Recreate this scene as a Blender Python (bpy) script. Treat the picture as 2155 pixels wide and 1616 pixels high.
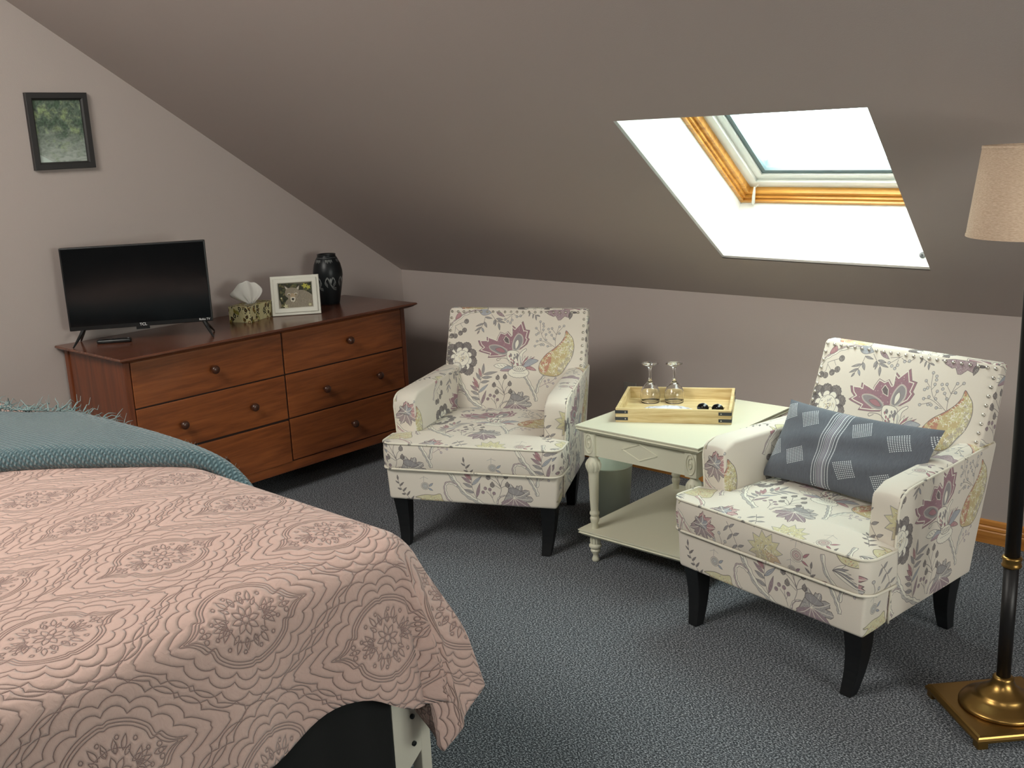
import bpy, math, random
import numpy as np
from mathutils import Vector, Matrix

for _o in list(bpy.data.objects):
    bpy.data.objects.remove(_o, do_unlink=True)
SC = bpy.context.scene
COL = SC.collection
PI = math.pi

# ------------------------------------------------------------------ camera
cam_d = bpy.data.cameras.new('camera')
cam_d.sensor_fit = 'HORIZONTAL'
cam_d.sensor_width = 36.0
cam_d.lens = 36.0 * 2179.06 / 2155.0
cam_d.clip_start = 0.05
cam_d.clip_end = 300
cam = bpy.data.objects.new('camera', cam_d)
COL.objects.link(cam)
Rm = np.array([[0.74128, 0.12440, -0.65956], [0.66985, -0.19954, 0.71519], [-0.04264, -0.97196, -0.23126]])
M4 = Matrix.Identity(4)
for i in range(3):
    M4[i][0] = Rm[i][0]; M4[i][1] = -Rm[i][1]; M4[i][2] = -Rm[i][2]
M4[2][3] = 1.55
cam.matrix_world = M4
SC.camera = cam

# ------------------------------------------------------------------ world: an overcast sky, cooler to the north, warmer to the south
W = bpy.data.worlds.new('sky')
SC.world = W
W.use_nodes = True
wn = W.node_tree.nodes; wl = W.node_tree.links
wn.clear()
w_out = wn.new('ShaderNodeOutputWorld'); w_bg = wn.new('ShaderNodeBackground')
w_tc = wn.new('ShaderNodeTexCoord'); w_sep = wn.new('ShaderNodeSeparateXYZ')
w_ramp = wn.new('ShaderNodeValToRGB')
w_map = wn.new('ShaderNodeMapRange')
w_map.inputs['From Min'].default_value = -0.6; w_map.inputs['From Max'].default_value = 0.6
wl.new(w_tc.outputs['Generated'], w_sep.inputs[0])
wl.new(w_sep.outputs['Y'], w_map.inputs['Value'])
wl.new(w_map.outputs[0], w_ramp.inputs[0])
w_ramp.color_ramp.elements[0].color = (0.98, 0.93, 0.87, 1)
w_ramp.color_ramp.elements[1].color = (0.46, 0.60, 0.58, 1)
wl.new(w_ramp.outputs[0], w_bg.inputs['Color'])
w_bg.inputs['Strength'].default_value = 10.5
wl.new(w_bg.outputs[0], w_out.inputs[0])

SC.view_settings.view_transform = 'Standard'
SC.view_settings.look = 'None'
SC.view_settings.gamma = 1.0
SC.view_settings.use_curve_mapping = False
SC.view_settings.exposure = 0.92

# portals that tell the renderer where the sky comes in
def portal(name, loc, nrm, up, sx, sy):
    l = bpy.data.lights.new(name, 'AREA'); l.shape = 'RECTANGLE'; l.size = sx; l.size_y = sy
    l.cycles.is_portal = True
    o = bpy.data.objects.new(name, l); COL.objects.link(o)
    z = -Vector(nrm).normalized(); x = Vector(up).cross(z).normalized(); y = z.cross(x)
    m = Matrix.Identity(4)
    for i in range(3):
        m[i][0] = x[i]; m[i][1] = y[i]; m[i][2] = z[i]; m[i][3] = loc[i]
    o.matrix_world = m
    return o
SL = 0.66                                  # roof pitch
_n = Vector((0, SL, 1)).normalized()       # outward normal of the front roof slope
_c = Vector((-1.67, 3.16, 1.32)) + _n * 0.375
portal('skylight_portal', _c, -_n, (1, 0, 0), 0.86, 0.92)
_n2 = Vector((0, -SL, 1)).normalized()
for _x, _y in ((-2.8, -.05), (.6, -.35)):  # rear skylights are unseen, added for fill light
    portal('added_skylight_portal', Vector((_x, _y, .859 + SL * (_y + 2.66))) + _n2 * 0.375, -_n2, (1, 0, 0), 1.65, 1.45)
portal('added_gable_portal', (2.33, 1.5, 1.3), (-1, 0, 0), (0, 0, 1), 1.6, 1.0)  # portal for the added gable window

# ------------------------------------------------------------------ helpers
def srgb(r, g, b):
    def f(c):
        c = c / 255.0
        return c / 12.92 if c <= 0.04045 else ((c + 0.055) / 1.055) ** 2.4
    return (f(r), f(g), f(b))

def mesh_obj(name, verts, faces, mat=None, parent=None, smooth=False, uvs=None, mats=None, fm=None):
    me = bpy.data.meshes.new(name)
    me.from_pydata([tuple(v) for v in verts], [], [tuple(f) for f in faces])
    if uvs is not None:
        ul = me.uv_layers.new(name='UVMap')
        flat = np.array([c for f in uvs for uv in f for c in uv], dtype=np.float32)
        ul.data.foreach_set('uv', flat)
    if smooth:
        me.polygons.foreach_set('use_smooth', [True] * len(me.polygons))
    for m in (mats or ([mat] if mat else [])):
        me.materials.append(m)
    if fm is not None:
        me.polygons.foreach_set('material_index', fm)
    me.update()
    o = bpy.data.objects.new(name, me)
    COL.objects.link(o)
    if parent is not None:
        o.parent = parent
    return o

def tag(o, label=None, cat=None, group=None, kind=None):
    if label: o['label'] = label
    if cat: o['category'] = cat
    if group: o['group'] = group
    if kind: o['kind'] = kind
    return o

def thing(name, label, cat, loc=(0, 0, 0), rz=0.0, group=None):
    o = bpy.data.objects.new(name, None); COL.objects.link(o)
    o.empty_display_size = 0.1
    o.location = loc; o.rotation_euler = (0, 0, rz)
    return tag(o, label, cat, group)

class MB:
    """collects shapes into one mesh"""
    def __init__(s): s.v = []; s.f = []; s.uv = None; s.m = []
    def add(s, vs, fs, mi=0):
        b = len(s.v); s.v += [tuple(v) for v in vs]
        s.f += [tuple(i + b for i in f) for f in fs]; s.m += [mi] * len(fs)
        return s
    def box(s, x0, x1, y0, y1, z0, z1, mi=0, bev=0.0):
        if bev <= 0:
            vs = [(x, y, z) for z in (z0, z1) for y in (y0, y1) for x in (x0, x1)]
            fs = [(0, 2, 3, 1), (4, 5, 7, 6), (0, 1, 5, 4), (2, 6, 7, 3), (0, 4, 6, 2), (1, 3, 7, 5)]
            return s.add(vs, fs, mi)
        V, F = rbox((x1 - x0) / 2, (y1 - y0) / 2, (z1 - z0) / 2, bev, 2)
        c = ((x0 + x1) / 2, (y0 + y1) / 2, (z0 + z1) / 2)
        return s.add([(v[0] + c[0], v[1] + c[1], v[2] + c[2]) for v in V], F, mi)
    def lathe(s, prof, n=32, c=(0, 0, 0), mi=0, cap=True):
        vs = []; fs = []
        for (r, z) in prof:
            for k in range(n):
                a = 2 * PI * k / n
                vs.append((c[0] + r * math.cos(a), c[1] + r * math.sin(a), c[2] + z))
        for i in range(len(prof) - 1):
            for k in range(n):
                k2 = (k + 1) % n
                fs.append((i * n + k, i * n + k2, (i + 1) * n + k2, (i + 1) * n + k))
        if cap:
            if prof[0][0] > 1e-5: fs.append(tuple(range(n - 1, -1, -1)))
            if prof[-1][0] > 1e-5: fs.append(tuple((len(prof) - 1) * n + k for k in range(n)))
        return s.add(vs, fs, mi)
    def tube(s, pts, r, n=8, closed=False, mi=0):
        P = [Vector(p) for p in pts]; N = len(P); vs = []; fs = []
        rr = r if hasattr(r, '__len__') else [r] * N
        ref = None
        for i in range(N):
            a = P[i - 1] if (closed or i > 0) else P[i]
            b = P[(i + 1) % N] if (closed or i < N - 1) else P[i]
            t = (b - a)
            t = t.normalized() if t.length > 1e-9 else Vector((0, 0, 1))
            if ref is None:
                ref = Vector((0, 0, 1)) if abs(t.z) < 0.9 else Vector((1, 0, 0))
            x = (ref - t * ref.dot(t)).normalized(); y = t.cross(x); ref = x
            for k in range(n):
                w = 2 * PI * k / n
                vs.append(P[i] + (x * math.cos(w) + y * math.sin(w)) * rr[i])
        M = N if closed else N - 1
        for i in range(M):
            j = (i + 1) % N
            for k in range(n):
                k2 = (k + 1) % n
                fs.append((i * n + k, i * n + k2, j * n + k2, j * n + k))
        if not closed:
            fs.append(tuple(range(n - 1, -1, -1))); fs.append(tuple((N - 1) * n + k for k in range(n)))
        return s.add(vs, fs, mi)
    def prism(s, poly, z0, z1, mi=0):
        n = len(poly)
        vs = [(p[0], p[1], z0) for p in poly] + [(p[0], p[1], z1) for p in poly]
        fs = [tuple(range(n - 1, -1, -1)), tuple(range(n, 2 * n))]
        fs += [(i, (i + 1) % n, (i + 1) % n + n, i + n) for i in range(n)]
        return s.add(vs, fs, mi)
    def xf(s, m):
        s.v = [tuple(m @ Vector(v)) for v in s.v]; return s
    def build(s, name, mat=None, parent=None, smooth=False, mats=None):
        return mesh_obj(name, s.v, s.f, mat, parent, smooth, None, mats, s.m if mats else None)

def ticks(h, r, n, k=3):
    """grid positions from -h to h, dense in the rounded corner bands"""
    a = [-h + r * (1 - math.cos(PI / 2 * i / k)) * 1.0 for i in range(k)]
    a = [-h + r * i / k for i in range(k)]
    mid = [-(h - r) + 2 * (h - r) * i / max(n, 1) for i in range(max(n, 1) + 1)]
    b = [h - r + r * i / k for i in range(1, k + 1)]
    return a + mid + b

def rbox(hx, hy, hz, r, k=3, nx=1, ny=1, nz=1, deform=None, uvf=None, tx=None, ty=None, tz=None):
    """rounded box; returns verts, faces (and uvs when uvf is given)"""
    r = min(r, hx, hy, hz)
    X = tx or ticks(hx, r, nx, k); Y = ty or ticks(hy, r, ny, k); Z = tz or ticks(hz, r, nz, k)
    H = (hx, hy, hz)
    verts = []; idx = {}; raw = []
    def vert(p):
        key = (round(p[0], 6), round(p[1], 6), round(p[2], 6))
        if key in idx: return idx[key]
        q = [max(-(H[i] - r), min(H[i] - r, p[i])) for i in range(3)]
        d = [p[i] - q[i] for i in range(3)]
        L = math.sqrt(sum(c * c for c in d))
        o = [q[i] + (d[i] / L * r if L > 1e-9 else 0) for i in range(3)]
        idx[key] = len(verts); verts.append(o)
        return idx[key]
    faces = []; fid = []
    def grid(A, B, fn, flip, name):
        for i in range(len(A) - 1):
            for j in range(len(B) - 1):
                q = [vert(fn(A[i], B[j])), vert(fn(A[i + 1], B[j])), vert(fn(A[i + 1], B[j + 1])), vert(fn(A[i], B[j + 1]))]
                if len(set(q)) < 4:
                    q = list(dict.fromkeys(q))
                    if len(q) < 3: continue
                faces.append(tuple(reversed(q)) if flip else tuple(q)); fid.append(name)
    grid(X, Y, lambda a, b: (a, b, hz), False, 'top')
    grid(X, Y, lambda a, b: (a, b, -hz), True, 'bottom')
    grid(X, Z, lambda a, b: (a, -hy, b), False, 'front')
    grid(X, Z, lambda a, b: (a, hy, b), True, 'back')
    grid(Y, Z, lambda a, b: (hx, a, b), False, 'right')
    grid(Y, Z, lambda a, b: (-hx, a, b), True, 'left')
    if deform: verts = [deform(*v) for v in verts]
    if uvf:
        uvs = [[uvf(fid[n], verts[i]) for i in f] for n, f in enumerate(faces)]
        return verts, faces, uvs
    return verts, faces

def copy_tree(o, parent=None):
    c = o.copy(); COL.objects.link(c)
    if parent is not None: c.parent = parent
    for ch in list(o.children): copy_tree(ch, c)
    return c

def text_mesh(name, body, size, mat, parent, m, depth=0.0006):
    cu = bpy.data.curves.new(name, 'FONT'); cu.body = body; cu.size = size; cu.extrude = depth
    cu.align_x = 'CENTER'; cu.align_y = 'CENTER'; cu.offset = size * 0.012
    t = bpy.data.objects.new(name + '_tmp', cu); COL.objects.link(t)
    dg = bpy.context.evaluated_depsgraph_get()
    me = bpy.data.meshes.new_from_object(t.evaluated_get(dg))
    bpy.data.objects.remove(t, do_unlink=True)
    me.materials.clear(); me.materials.append(mat)
    o = bpy.data.objects.new(name, me); COL.objects.link(o); o.parent = parent
    o.matrix_local = m
    return o

# ------------------------------------------------------------------ painting patterns (computed, not loaded)
class Canvas:
    def __init__(s, w, h, k, base):
        s.k = k; s.W = int(w * k); s.H = int(h * k)
        s.a = np.empty((s.H, s.W, 3), np.float32); s.a[:] = base
        s.rng = np.random.RandomState(4)
    def _blend(s, x0, y0, al, col):
        h, w = al.shape
        ix = np.ix_(np.arange(y0, y0 + h) % s.H, np.arange(x0, x0 + w) % s.W)
        cur = s.a[ix]
        s.a[ix] = cur + (np.asarray(col, np.float32) - cur) * al[..., None]
    def _dist(s, pts, closed, pad):
        P = np.asarray(pts, np.float32) * s.k
        x0 = int(math.floor(P[:, 0].min() - pad)); x1 = int(math.ceil(P[:, 0].max() + pad))
        y0 = int(math.floor(P[:, 1].min() - pad)); y1 = int(math.ceil(P[:, 1].max() + pad))
        gx, gy = np.meshgrid(np.arange(x0, x1 + 1) + .5, np.arange(y0, y1 + 1) + .5)
        D = np.full(gx.shape, 1e9, np.float32); ins = np.zeros(gx.shape, bool)
        n = len(P)
        for i in range(n if closed else n - 1):
            a = P[i]; b = P[(i + 1) % n]; e = b - a; L = float(e @ e)
            if L < 1e-9: continue
            t = np.clip(((gx - a[0]) * e[0] + (gy - a[1]) * e[1]) / L, 0, 1)
            D = np.minimum(D, (gx - a[0] - t * e[0]) ** 2 + (gy - a[1] - t * e[1]) ** 2)
            if closed and a[1] != b[1]:
                c = ((a[1] > gy) != (b[1] > gy)) & (gx < a[0] + (gy - a[1]) * e[0] / e[1])
                ins ^= c
        return x0, y0, np.sqrt(D), ins
    def poly(s, pts, col=None, out=None, ow=2.0, al=1.0, mottle=0.0, col2=None):
        x0, y0, D, ins = s._dist(pts, True, 4 + ow * s.k)
        sd = np.where(ins, D, -D)
        if col is not None:
            A = np.clip(sd + .5, 0, 1) * al
            if mottle > 0:
                nz = s.noise(A.shape, 5) * mottle
                A = A * np.clip(1 - nz, 0, 1)
            s._blend(x0, y0, A, col)
        if out is not None:
            s._blend(x0, y0, np.clip(ow * s.k / 2 - D + .5, 0, 1) * .9, out)
    def noise(s, shape, cell):
        h, w = shape; c = max(1, int(cell))
        g = s.rng.rand(h // c + 2, w // c + 2)
        g = np.kron(g, np.ones((c, c)))[:h, :w]
        return g * (s.rng.rand(h, w) * .5 + .5)
    def line(s, pts, col, w=2.0, al=.9, closed=False):
        x0, y0, D, _ = s._dist(pts, closed, 3 + w * s.k)
        s._blend(x0, y0, np.clip(w * s.k / 2 - D + .5, 0, 1) * al, col)
    def image(s, name, noncolor=False):
        im = bpy.data.images.new(name, s.W, s.H, alpha=False, float_buffer=noncolor)
        if noncolor: im.colorspace_settings.name = 'Non-Color'
        px = np.ones((s.H, s.W, 4), np.float32)
        px[..., :3] = s.a[::-1]
        im.pixels.foreach_set(px.ravel())
        im.update(); im.pack()
        return im

def crv(pts, n=5, closed=False):
    """smooth curve through points"""
    P = [np.array(p, float) for p in pts]; N = len(P); out = []
    rng = range(N if closed else N - 1)
    for i in rng:
        p1 = P[i]; p2 = P[(i + 1) % N]
        p0 = P[i - 1] if (closed or i > 0) else p1
        p3 = P[(i + 2) % N] if (closed or i < N - 2) else p2
        for j in range(n):
            t = j / n
            out.append(.5 * (2 * p1 + (p2 - p0) * t + (2 * p0 - 5 * p1 + 4 * p2 - p3) * t * t + (3 * p1 - p0 - 3 * p2 + p3) * t ** 3))
    if not closed: out.append(P[-1])
    return out

def lens(p0, p1, w, n=9):
    p0 = np.array(p0, float); p1 = np.array(p1, float); d = p1 - p0; nn = np.array((-d[1], d[0])) / (np.hypot(*d) + 1e-9)
    a = [p0 + d * t + nn * w * math.sin(PI * t ** .8) for t in np.linspace(0, 1, n)]
    b = [p0 + d * t - nn * w * math.sin(PI * t ** .8) for t in np.linspace(1, 0, n)][1:-1]
    return a + b

def circ(c, r, n=14, ry=None):
    ry = ry or r
    return [(c[0] + r * math.cos(2 * PI * i / n), c[1] + ry * math.sin(2 * PI * i / n)) for i in range(n)]

# ------------------------------------------------------------------ materials
def new_mat(name):
    m = bpy.data.materials.new(name); m.use_nodes = True
    nt = m.node_tree; b = nt.nodes['Principled BSDF']
    return m, nt, b

def noise_bump(nt, b, scale, dist, strength=1.0, detail=2.0, coord='Object', stretch=None):
    tc = nt.nodes.new('ShaderNodeTexCoord'); n = nt.nodes.new('ShaderNodeTexNoise')
    n.inputs['Scale'].default_value = scale; n.inputs['Detail'].default_value = detail
    src = tc.outputs[coord]
    if stretch:
        mp = nt.nodes.new('ShaderNodeMapping'); mp.inputs['Scale'].default_value = stretch
        nt.links.new(src, mp.inputs[0]); src = mp.outputs[0]
    nt.links.new(src, n.inputs['Vector'])
    bp = nt.nodes.new('ShaderNodeBump'); bp.inputs['Distance'].default_value = dist; bp.inputs['Strength'].default_value = strength
    nt.links.new(n.outputs['Fac'], bp.inputs['Height']); nt.links.new(bp.outputs[0], b.inputs['Normal'])
    return n, bp

def plain(name, col, rough=.5, metal=0.0, bump=None, spec=None):
    m, nt, b = new_mat(name)
    b.inputs['Base Color'].default_value = (*col, 1); b.inputs['Roughness'].default_value = rough
    b.inputs['Metallic'].default_value = metal
    if spec is not None: b.inputs['Specular IOR Level'].default_value = spec
    if bump: noise_bump(nt, b, *bump)
    else:
        tc = nt.nodes.new('ShaderNodeTexCoord'); n = nt.nodes.new('ShaderNodeTexNoise'); n.inputs['Scale'].default_value = 18
        nt.links.new(tc.outputs['Object'], n.inputs['Vector'])
        mr = nt.nodes.new('ShaderNodeMapRange'); mr.inputs['To Min'].default_value = max(rough - .04, 0.02); mr.inputs['To Max'].default_value = min(rough + .04, 1)
        nt.links.new(n.outputs['Fac'], mr.inputs['Value']); nt.links.new(mr.outputs[0], b.inputs['Roughness'])
    return m

def wood(name, c1, c2, rough, axis, scale=1.0, coat=0.0):
    m, nt, b = new_mat(name)
    tc = nt.nodes.new('ShaderNodeTexCoord'); mp = nt.nodes.new('ShaderNodeMapping')
    st = [14.0, 14.0, 14.0]; st[axis] = 1.1
    mp.inputs['Scale'].default_value = [c * scale for c in st]
    nt.links.new(tc.outputs['Object'], mp.inputs[0])
    n = nt.nodes.new('ShaderNodeTexNoise'); n.inputs['Scale'].default_value = 1.6; n.inputs['Detail'].default_value = 6; n.inputs['Distortion'].default_value = 1.2
    nt.links.new(mp.outputs[0], n.inputs['Vector'])
    n2 = nt.nodes.new('ShaderNodeTexNoise'); n2.inputs['Scale'].default_value = 9; n2.inputs['Detail'].default_value = 4
    nt.links.new(mp.outputs[0], n2.inputs['Vector'])
    ad = nt.nodes.new('ShaderNodeMath'); ad.operation = 'MULTIPLY_ADD'; ad.inputs[1].default_value = .35
    nt.links.new(n2.outputs['Fac'], ad.inputs[0]); nt.links.new(n.outputs['Fac'], ad.inputs[2])
    cr = nt.nodes.new('ShaderNodeValToRGB')
    cr.color_ramp.elements[0].position = .42; cr.color_ramp.elements[0].color = (*c1, 1)
    cr.color_ramp.elements[1].position = .85; cr.color_ramp.elements[1].color = (*c2, 1)
    nt.links.new(ad.outputs[0], cr.inputs[0]); nt.links.new(cr.outputs[0], b.inputs['Base Color'])
    b.inputs['Roughness'].default_value = rough
    b.inputs['Coat Weight'].default_value = coat; b.inputs['Coat Roughness'].default_value = .15
    bp = nt.nodes.new('ShaderNodeBump'); bp.inputs['Distance'].default_value = .0004; bp.inputs['Strength'].default_value = .4
    nt.links.new(ad.outputs[0], bp.inputs['Height']); nt.links.new(bp.outputs[0], b.inputs['Normal'])
    return m

def img_mat(name, im, rough=.9, bump=None, sheen=0.0, spec=.3, bscale=(1, 1, 1), bcoord='UV', interp='Linear'):
    m, nt, b = new_mat(name)
    t = nt.nodes.new('ShaderNodeTexImage'); t.image = im; t.interpolation = interp
    uv = nt.nodes.new('ShaderNodeTexCoord'); nt.links.new(uv.outputs['UV'], t.inputs[0])
    nt.links.new(t.outputs[0], b.inputs['Base Color'])
    b.inputs['Roughness'].default_value = rough; b.inputs['Sheen Weight'].default_value = sheen
    b.inputs['Specular IOR Level'].default_value = spec
    if bump: noise_bump(nt, b, bump[0], bump[1], 1.0, 3.0, bcoord, bscale)
    return m

PAINT = plain('wall_paint', srgb(180, 168, 162), .85, bump=(320, .0006, .6))
M_CEIL = PAINT
M_SHAFT = plain('white_shaft_paint', srgb(232, 234, 230), .7)
M_WHITE = plain('white_plastic', srgb(225, 226, 220), .4)
M_PINE = wood('golden_pine', srgb(178, 116, 42), srgb(226, 166, 78), .35, 0, 1.0, .2)
M_GASKET = plain('grey_gasket', srgb(92, 112, 116), .5)
M_OAKB = wood('oak_baseboard', srgb(160, 98, 38), srgb(206, 140, 66), .38, 0, 1.0, .25)
M_CHERRY = wood('cherry_drawers', srgb(100, 50, 24), srgb(152, 86, 44), .34, 1, 1.0, .25)
M_CHERRY_T = wood('cherry_top', srgb(84, 46, 32), srgb(112, 68, 50), .26, 1, .8, .3)
M_CHERRY_S = wood('cherry_side', srgb(88, 42, 20), srgb(126, 64, 32), .36, 2, 1.0, .25)
M_KNOB = wood('dark_knob', srgb(52, 28, 18), srgb(86, 50, 34), .3, 2, 1.0, .3)
M_BLACK = plain('black_plastic', srgb(22, 23, 24), .35)
M_LEG = plain('black_leg', srgb(14, 15, 17), .4)
M_SCREEN = plain('tv_screen', srgb(14, 16, 18), .12)
M_PRINTW = plain('white_print', srgb(225, 225, 225), .5)
M_CREAM = plain('cream_paint', srgb(216, 214, 192), .42)
M_BRASS = plain('aged_brass', srgb(150, 118, 66), .32, .95, bump=(60, .0002, .4))
M_NAIL = plain('pewter_nail', srgb(205, 200, 190), .28, .85)
M_BRONZE = plain('dark_bronze', srgb(26, 24, 24), .45, .3)
M_TRAY = wood('mango_wood', srgb(184, 154, 100), srgb(226, 208, 160), .6, 0, 2.0)
M_IRON = plain('grey_iron', srgb(72, 74, 78), .5, .6)
M_BIN = plain('grey_green_plastic', srgb(212, 222, 206), .35)
M_BEDW = plain('cream_metal', srgb(206, 198, 182), .45)
M_SKIRT = plain('black_fabric', srgb(20, 19, 18), .95, bump=(500, .0006, .8))
M_MATT = plain('mattress_ticking', srgb(220, 215, 205), .9)

def pane_mat(name, refl=.08):
    m, nt, b = new_mat(name)
    nt.nodes.remove(b)
    out = nt.nodes['Material Output']
    t = nt.nodes.new('ShaderNodeBsdfTransparent'); t.inputs[0].default_value = (.96, .98, .97, 1)
    g = nt.nodes.new('ShaderNodeBsdfGlossy'); g.inputs['Roughness'].default_value = .02
    f = nt.nodes.new('ShaderNodeFresnel'); f.inputs['IOR'].default_value = 1.45
    mx = nt.nodes.new('ShaderNodeMixShader')
    nt.links.new(f.outputs[0], mx.inputs[0]); nt.links.new(t.outputs[0], mx.inputs[1]); nt.links.new(g.outputs[0], mx.inputs[2])
    nt.links.new(mx.outputs[0], out.inputs[0])
    return m
M_PANE = pane_mat('window_glass')
def glass_mat():
    m, nt, b = new_mat('clear_glass')
    b.inputs['Transmission Weight'].default_value = 1.0; b.inputs['Roughness'].default_value = 0.0
    b.inputs['IOR'].default_value = 1.47; b.inputs['Base Color'].default_value = (1, 1, 1, 1)
    return m
M_GLASS = glass_mat()
def carpet_mat():
    m, nt, b = new_mat('charcoal_carpet')
    tc = nt.nodes.new('ShaderNodeTexCoord')
    mp = nt.nodes.new('ShaderNodeMapping'); mp.inputs['Scale'].default_value = (1.0, 1.6, 1.0)
    mp.inputs['Rotation'].default_value = (0, 0, .2)
    nt.links.new(tc.outputs['Object'], mp.inputs[0])
    n = nt.nodes.new('ShaderNodeTexNoise'); n.inputs['Scale'].default_value = 170; n.inputs['Detail'].default_value = 3; n.inputs['Roughness'].default_value = .7
    nt.links.new(mp.outputs[0], n.inputs['Vector'])
    cr = nt.nodes.new('ShaderNodeValToRGB'); e = cr.color_ramp.elements
    e[0].position = .38; e[0].color = (*srgb(22, 26, 31), 1)
    e[1].position = .62; e[1].color = (*srgb(180, 184, 190), 1)
    k = e.new(.5); k.color = (*srgb(62, 68, 75), 1)
    nt.links.new(n.outputs['Fac'], cr.inputs[0]); nt.links.new(cr.outputs[0], b.inputs['Base Color'])
    b.inputs['Roughness'].default_value = 1.0; b.inputs['Specular IOR Level'].default_value = .1
    b.inputs['Sheen Weight'].default_value = .1
    bp = nt.nodes.new('ShaderNodeBump'); bp.inputs['Distance'].default_value = .004; bp.inputs['Strength'].default_value = .8
    nt.links.new(n.outputs['Fac'], bp.inputs['Height']); nt.links.new(bp.outputs[0], b.inputs['Normal'])
    return m
M_CARPET = carpet_mat()
# ------------------------------------------------------------------ room shell
XL, XR, YF, YB = -4.36, 2.2, 3.857, -2.66     # left wall, right wall, far knee wall, rear knee wall
ZK = 0.859
YR = (YF + YB) / 2; ZR = ZK + SL * (YF - YR)
def roofz(y): return ZK + SL * (YF - y) if y >= YR else ZK + SL * (y - YB)

f = MB().box(XL - .1, XR + .1, YB - .1, YF + .1, -.1, 0).build('floor', M_CARPET); tag(f, kind='structure')
def gable(name, x0, x1):
    p = [(YB - .1, 0), (YF + .1, 0), (YF + .1, ZK + .02), (YR, ZR + .09), (YB - .1, ZK + .02)]
    vs = [(x0, a, b) for a, b in p] + [(x1, a, b) for a, b in p]
    fs = [(4, 3, 2, 1, 0), (5, 6, 7, 8, 9)] + [(i, (i + 1) % 5, (i + 1) % 5 + 5, i + 5) for i in range(5)]
    tag(mesh_obj(name, vs, fs, PAINT), kind='structure')
gable('wall_left', XL - .1, XL)
WY0, WY1, WZ0, WZ1 = .7, 2.3, .80, 1.80  # opening of an unseen gable window, added for fill light
def wall_with_window(name, x0, x1):
    m = MB(); zt = lambda y: roofz(y) + .05
    for (a, b) in ((YB - .1, WY0), (WY1, YF + .1)):
        ys = sorted({a, b} | ({YR} if a < YR < b else set()) | {max(a, min(b, v)) for v in (YB, YF)})
        P = [(a, 0), (b, 0)] + [(y, (roofz(min(max(y, YB), YF)) + .05)) for y in reversed(ys)]
        n = len(P); vs = [(x0, *q) for q in P] + [(x1, *q) for q in P]
        m.add(vs, [tuple(range(n))[::-1], tuple(range(n, 2 * n))] + [(i, (i + 1) % n, (i + 1) % n + n, i + n) for i in range(n)])
    m.box(x0, x1, WY0, WY1, 0, WZ0)
    P = [(WY0, WZ1), (WY1, WZ1), (WY1, zt(WY1))] + ([(YR, ZR + .05)] if WY0 < YR < WY1 else []) + [(WY0, zt(WY0))]
    n = len(P); vs = [(x0, *q) for q in P] + [(x1, *q) for q in P]
    m.add(vs, [tuple(range(n))[::-1], tuple(range(n, 2 * n))] + [(i, (i + 1) % n, (i + 1) % n + n, i + n) for i in range(n)])
    tag(m.build(name, PAINT), kind='structure')
wall_with_window('wall_right', XR, XR + .1)
root = bpy.data.objects.new('added_window_3', None); COL.objects.link(root); tag(root, kind='structure')  # added window out of view, lets in fill light
m = MB()
for (a, b, c, d) in ((WY0 - .04, WY1 + .04, WZ0 - .05, WZ0 + .03), (WY0 - .04, WY1 + .04, WZ1 - .03, WZ1 + .04), (WY0 - .04, WY0 + .03, WZ0, WZ1), (WY1 - .03, WY1 + .04, WZ0, WZ1), ((WY0 + WY1) / 2 - .03, (WY0 + WY1) / 2 + .03, WZ0, WZ1)):
    m.box(XR - .015, XR + .08, a, b, c, d, bev=.004)
m.build('window_frame', M_PINE, root)
mesh_obj('window_pane', [(XR + .05, WY0, WZ0), (XR + .05, WY1, WZ0), (XR + .05, WY1, WZ1), (XR + .05, WY0, WZ1)], [(0, 1, 2, 3)], M_PANE, root)
tag(MB().box(XL, XR, YF, YF + .1, 0, ZK + .02).build('wall_back', PAINT), kind='structure')
tag(MB().box(XL, XR, YB - .1, YB, 0, ZK + .02).build('wall_front', PAINT), kind='structure')

# both roof slopes: sheets with a hole cut for each skylight
TH = .06
def slope_pt(x, y, off=0.0):
    n = Vector((0, SL if y >= YR else -SL, 1)).normalized()
    p = Vector((x, y, roofz(y)))
    return p + n * off
HOLE = [(-2.129, 3.560), (-1.324, 3.572), (-1.209, 2.753), (-2.050, 2.754)]      # corners of the opening, seen in plan
HOLE2 = [(-3.5, .5), (-2.0, .5), (-2.0, -.6), (-3.5, -.6)]  # unseen rear skylight over the bed, added for fill light
HOLE3 = [(.2, .0), (1.0, .0), (1.0, -.7), (.2, -.7)]  # another added rear skylight, out of view, for more fill
def slope(name, hole, yk, far, xa=XL - .05, xb=XR + .05):
    O = [(xa, yk), (xb, yk), (xb, YR), (xa, YR)]
    vs = []; n = Vector((0, SL if far else -SL, 1)).normalized()
    for off in (0, TH):
        for (x, y) in O + hole:
            z = (ZK + SL * (YF - y)) if far else (ZK + SL * (y - YB))
            vs.append(Vector((x, y, z)) + n * off)
    fs = []
    for i in range(4):
        j = (i + 1) % 4
        fs.append((i, j, j + 4, i + 4)); fs.append((8 + i, 8 + i + 4, 8 + j + 4, 8 + j))
        fs.append((i + 8, j + 8, j, i))
    return mesh_obj(name, vs, fs, M_CEIL)
c1 = slope('ceiling', HOLE, YF + .05, True)
c2 = slope('ceiling', [HOLE2[3], HOLE2[2], HOLE2[1], HOLE2[0]], YB - .05, False, XL - .05, -1.8)
c3 = slope('ceiling', [HOLE3[3], HOLE3[2], HOLE3[1], HOLE3[0]], YB - .05, False, -1.8, XR + .05)
for c in (c1, c2, c3): tag(c, kind='structure')

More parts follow.
